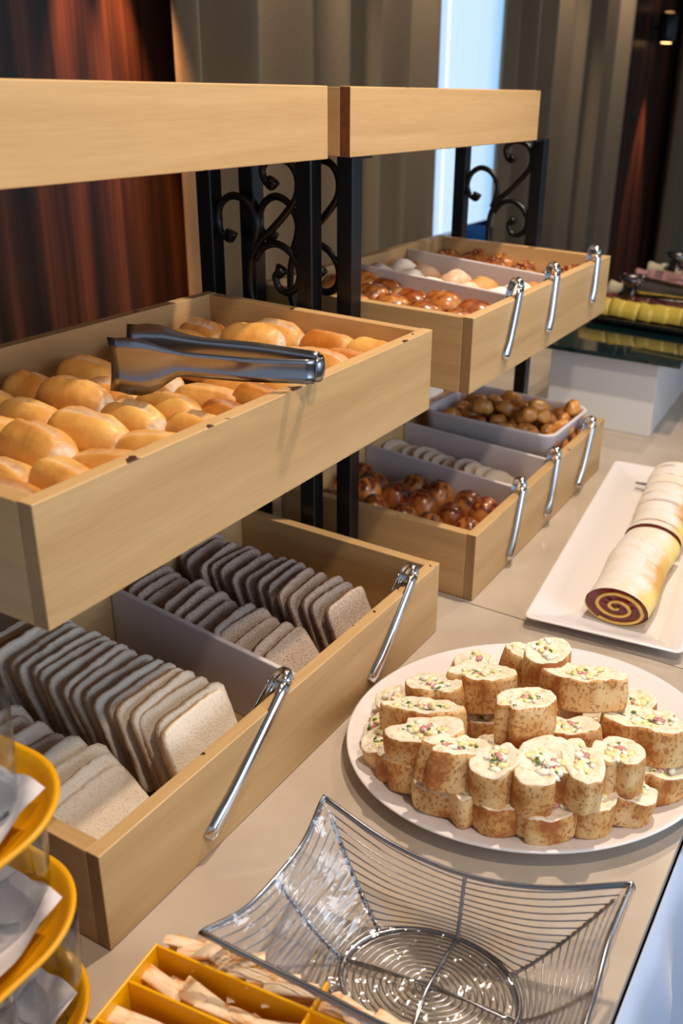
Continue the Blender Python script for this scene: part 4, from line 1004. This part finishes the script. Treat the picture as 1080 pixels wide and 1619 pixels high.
def sachet_mat():
    m, n, l, b = new_mat('sachet_paper')
    tc = n.new('ShaderNodeTexCoord'); oi = n.new('ShaderNodeObjectInfo')
    add = n.new('ShaderNodeVectorMath'); add.operation = 'ADD'; l.new(tc.outputs['Object'], add.inputs[0]); l.new(oi.outputs['Random'], add.inputs[1])
    mp = n.new('ShaderNodeMapping'); mp.inputs['Scale'].default_value = (60, 160, 60); l.new(add.outputs[0], mp.inputs[0])
    nz = n.new('ShaderNodeTexNoise'); nz.inputs['Scale'].default_value = 1; l.new(mp.outputs[0], nz.inputs['Vector'])
    r = ramp(n, [(.5, s2l((242, 214, 182))), (.62, s2l((236, 190, 140))), (.70, s2l((214, 130, 50)))]); l.new(nz.outputs['Fac'], r.inputs['Fac']); l.new(r.outputs[0], b.inputs['Base Color']); b.inputs['Roughness'].default_value = .55
    return m
SM = sachet_mat()
def sachet_mesh(seed):
    L_, Wd, T_ = .052, .016, .0045
    def fn(u, v):
        a = u * 2 * PI; s = v * 2 - 1; puff = max(.06, (1 - abs(s) ** 4))
        return (s * L_ / 2, cos(a) * Wd / 2, sin(a) * T_ * puff * (.8 + .4 * noise.noise((s * 3, a, seed))))
    return MB().grid(14, 12, fn, closeu=True).mesh('sachet', SM)
sms = [sachet_mesh(k) for k in range(3)]
rnd = random.Random(21); cnt = 0
Mx = Matrix.Rotation(SBR, 4, 'Z')
rows = [(.017, 'far compartment row', .044, 14), (-.022, 'second compartment row', .048, 12), (-.064, 'third compartment row', .048, 12), (-.105, 'nearest compartment row', .05, 9)]
for yy, nm, zz, cn in rows:
    for j in range(cn):
        xx = .025 + (j / (cn - 1)) * .245
        if abs(xx - .17) < .026: xx = .17 + (.029 if xx >= .17 else -.029)
        for lay in range(3 if yy > 0 else 2):
            z = zz - .010 + lay * (.011 if yy < 0 else .012) + rnd.uniform(-.002, .002)
            w_ = Mx @ Vector((xx + rnd.uniform(-.002, .002), yy + rnd.uniform(-.003, .003), 0))
            o = obj('sachet', sms[rnd.randrange(3)], loc=(A_.x + w_.x, A_.y + w_.y, z), rot=(rnd.uniform(-.4, .4), rnd.uniform(-.2, .2), SBR + rnd.uniform(-.28, .28) if yy < 0 else SBR + rnd.uniform(-.7, .7)))
            tag(o, 'paper sachet, %s from the left in the %s%s' % (ORD[j], nm, (', lower layer', ', upper layer', ', topmost')[lay]), 'sachet', 'paper sachets in the yellow box')

# ------------------------------------------------------------------ stacked yellow trays with glasses
TRX1, TRY1 = .067, -.333
def ytray(z, label):
    t = empty('serving_tray', (TRX1 - .24, TRY1 - .19, z), 0, label, 'tray', 'yellow serving trays stacked with glasses')
    obj('tray_body', tub_mesh('tray_body', .24, .19, [(.034, 0), (.022, .006), (.006, .026), (0, .031), (-.001, .034), (.002, .036), (.005, .034), (.010, .027), (.026, .0085), (.038, .004)], AMBER, r=.085), t)
    def pf(u, v):
        x = -.216 + .432 * u; y = -.166 + .332 * v
        e = max(abs(x) / .20, abs(y) / .15); cr = math.hypot(max(0, abs(x) - .13), max(0, abs(y) - .08)) / .085
        k = max(0, max(e - .93, (cr - .88) * .9))
        return (x * (1 - .10 * max(0, cr - 1)), y * (1 - .10 * max(0, cr - 1)), .0095 + min(.030, k * .11) + .0012 * noise.noise((x * 30, y * 30, z)) * (1 + 3 * k))
    tag(obj('paper_liner', MB().grid(48, 40, pf).mesh('paper_liner', PAPER), t), 'white paper liner')
    return t
ytray(.0005, 'bottom yellow serving tray of the stack at the counter left')
ytray(.122, 'middle yellow serving tray of the stack, under the top one')
ytray(.246, 'top yellow serving tray of the stack, lined with white paper')
def thin_glass():
    m, n, l, b = new_mat('thin_glass'); out = n['Material Output']
    tr = n.new('ShaderNodeBsdfTransparent'); tr.inputs['Color'].default_value = (.93, .955, .97, 1)
    gl = n.new('ShaderNodeBsdfGlossy'); gl.inputs['Roughness'].default_value = .03
    lw = n.new('ShaderNodeLayerWeight'); lw.inputs['Blend'].default_value = .5; mx = n.new('ShaderNodeMixShader')
    pw = n.new('ShaderNodeMath'); pw.operation = 'POWER'; pw.inputs[1].default_value = 4.5; l.new(lw.outputs['Facing'], pw.inputs[0])
    ad = n.new('ShaderNodeMath'); ad.operation = 'ADD'; ad.inputs[1].default_value = .035; ad.use_clamp = True; l.new(pw.outputs[0], ad.inputs[0])
    l.new(ad.outputs[0], mx.inputs[0]); l.new(tr.outputs[0], mx.inputs[1]); l.new(gl.outputs[0], mx.inputs[2]); l.new(mx.outputs[0], out.inputs['Surface'])
    return m
TG = thin_glass()
GH = .1115
g_wall = MB().lathe([(.0298, .0125), (.0335, .06), (.0355, GH - .001), (.0350, GH), (.0342, GH - .001), (.0322, .06), (.0288, .0135)], 40).mesh('glass_wall', TG)
g_base = MB().lathe([(.0005, 0), (.027, 0), (.0292, .0015), (.0298, .006), (.0298, .0125), (.0285, .0135), (.024, .0115), (.0005, .0095)], 40).mesh('glass_base', GLASS)
GL = []
for lv, (z, nm) in enumerate(((.0105, 'bottom'), (.1325, 'middle'), (.2565, 'top'))):
    for j, (gx, gy, tail) in enumerate([(-.008, -.385, 'at its right corner'), (-.085, -.385, 'second from the right along its back edge'), (-.008, -.462, 'second along its right edge'), (-.085, -.462, 'in its second row from the back')]):
        ox, oy = ((0.012, .012), (-.005, .008), (-.008, -.006))[lv]
        o = empty('drinking_glass', (gx + ox, gy + oy, z + .0005)); obj('glass_wall', g_wall, o); obj('glass_base', g_base, o); tag(o, 'clear drinking glass on the %s yellow tray, %s' % (nm, tail), 'glass', 'clear glasses on the yellow trays')

# ------------------------------------------------------------------ cold cuts stand beyond
st = empty('riser_stand', (-.240, 1.525, .0005), .055, 'white box riser carrying the dark glass shelf of cold cuts', 'stand')
WB = plain('white_board', (214, 212, 212), .5)
boxpart('front_panel', st, WB, 0, .285, 0, .018, 0, .205)
boxpart('side_panel', st, WB, .285 - .016, .285, .018, .62, 0, .205)
boxpart('side_panel', st, WB, 0, .016, .018, .62, 0, .205)
boxpart('back_panel', st, WB, 0, .285, .62, .638, 0, .205)
gs = tag(obj('glass_shelf', MB().box(-.03, .345, -.05, 1.1, .2065, .2185).mesh('glass_shelf', GREENGLASS, False), loc=(-.240, 1.525, 0), rot=(0, 0, .055), bevel=.002), 'dark green glass shelf on the white riser', 'shelf')
tag(obj('riser_stand', (lambda m: m.box(0, .30, 0, .016, 0, .205).box(0, .016, .016, .3, 0, .205).box(.284, .3, .016, .3, 0, .205).box(0, .3, .3, .316, 0, .205))(MB()).mesh('riser_stand', WB, False), loc=(.16, 2.22, .0005), bevel=.001), 'white box riser farther along the counter at the right edge', 'stand')
tag(obj('glass_shelf', MB().box(-.02, .33, -.05, .40, .2065, .2185).mesh('glass_shelf', GREENGLASS, False), loc=(.15, 2.22, 0.0), bevel=.002), 'dark glass shelf on the farther white riser', 'shelf')
sp_ = tag(obj('slate_platter', MB().box(0, .62, 0, .90, 0, .012).mesh('slate_platter', plain('slate', (16, 20, 22), .25), False), loc=(-.235, 1.77, .2255), rot=(0, 0, -.02), bevel=.004), 'black platter of cold cuts on the dark glass shelf', 'platter')
for fx in (.03, .30):
    for fy in (.05, .5): boxpart('foot', sp_, BLACKP, fx, fx + .02, fy, fy + .02, -.0065, 0, .0)
rnd = random.Random(31)
def cold_row(y, z, m, n_, nm, label, hgt=.032, cat='cold cuts', x0=-.225, pitch=.042):
    for i in range(n_):
        def fn(u, v):
            a = PI * v; w_ = .055
            return ((u - .5) * .085 + .004 * noise.noise((v * 5, u * 4, i)), w_ * (v - .5) * 1.1, .003 + hgt * sin(a) ** .6 * (.95 + .12 * noise.noise((u * 2.5, v * 2.5, i * 1.7 + y))))
        me = MB().grid(8, 10, fn).mesh(nm, m)
        o = obj(nm, me, loc=(x0 + i * pitch, y + rnd.uniform(-.004, .004), z), rot=(0, rnd.uniform(-.02, .10), rnd.uniform(-.12, .12)), solid=.0015)
        tag(o, label % ORD[i], cat, label.replace(', %s from the left', ''))
Z0 = .2385
cold_row(1.83, Z0, CHEESE, 13, 'cheese_slice', 'folded yellow cheese slice in the front row of the black platter, %s from the left', .042)
cold_row(1.93, Z0, SALAMI, 14, 'salami_slice', 'folded dark salami slice behind the yellow cheese, %s from the left', .036)
cold_row(2.06, Z0, WCHEESE, 13, 'cheese_slice', 'folded white cheese slice in the middle of the black platter, %s from the left', .044)
cold_row(2.20, Z0, PINK, 14, 'ham_slice', 'folded pink ham slice behind the white cheese, %s from the left', .044)
cold_row(2.36, Z0, PINK, 14, 'ham_slice', 'folded pink ham slice in the second last row, %s from the left', .040)
cold_row(2.50, Z0, WCHEESE, 13, 'cheese_slice', 'folded white cheese slice in the back row of the black platter, %s from the left', .040)
DST = plain('dark_steel', (96, 92, 92), .28, metal=1)
def big_tongs(loc, rz, label, hz=0):
    t = empty('serving_tongs', loc, rz, label, 'tongs')
    R_ = .045
    bow = [(-R_ * sin(a) * 1.0, R_ * cos(a), 0) for a in [PI * k / 12 for k in range(13)]]
    obj('bow', strip(MB(), bow, .050, (0, 0, 1)).mesh('bow', DST), t)
    for s_ in (1, -1):
        p = [(k * .02, s_ * (R_ - .006 * sin(k / 11 * PI)), 0) for k in range(12)]
        obj('arm', strip(MB(), p, [.050 - .0028 * min(k, 9) for k in range(12)], (0, 0, s_)).mesh('arm', STEEL), t)
big_tongs((-.130, 1.905, .312), -.05, 'large dark steel tongs lying on the nearer cold cuts')
big_tongs((-.120, 2.36, .318), -.1, 'large steel tongs lying on the farther ham slices')
lad = empty('ladle', (.03, 2.75, .02), 0, 'upright steel ladle handle at the right edge of the counter', 'utensil')
obj('handle', MB().tube([(0, 0, .22), (.01, .0, .32), (.05, .02, .55)], [.006, .008, .010], 10, flat=(.5, 1.3), up=(0, 1, 0)).mesh('handle', STEEL), lad)
obj('pot', MB().lathe([(.001, -.019), (.06, -.019), (.075, .0), (.08, .22), (.084, .224), (.078, .222), (.072, .01), (.001, -.010)], 30).mesh('pot', DST), lad)
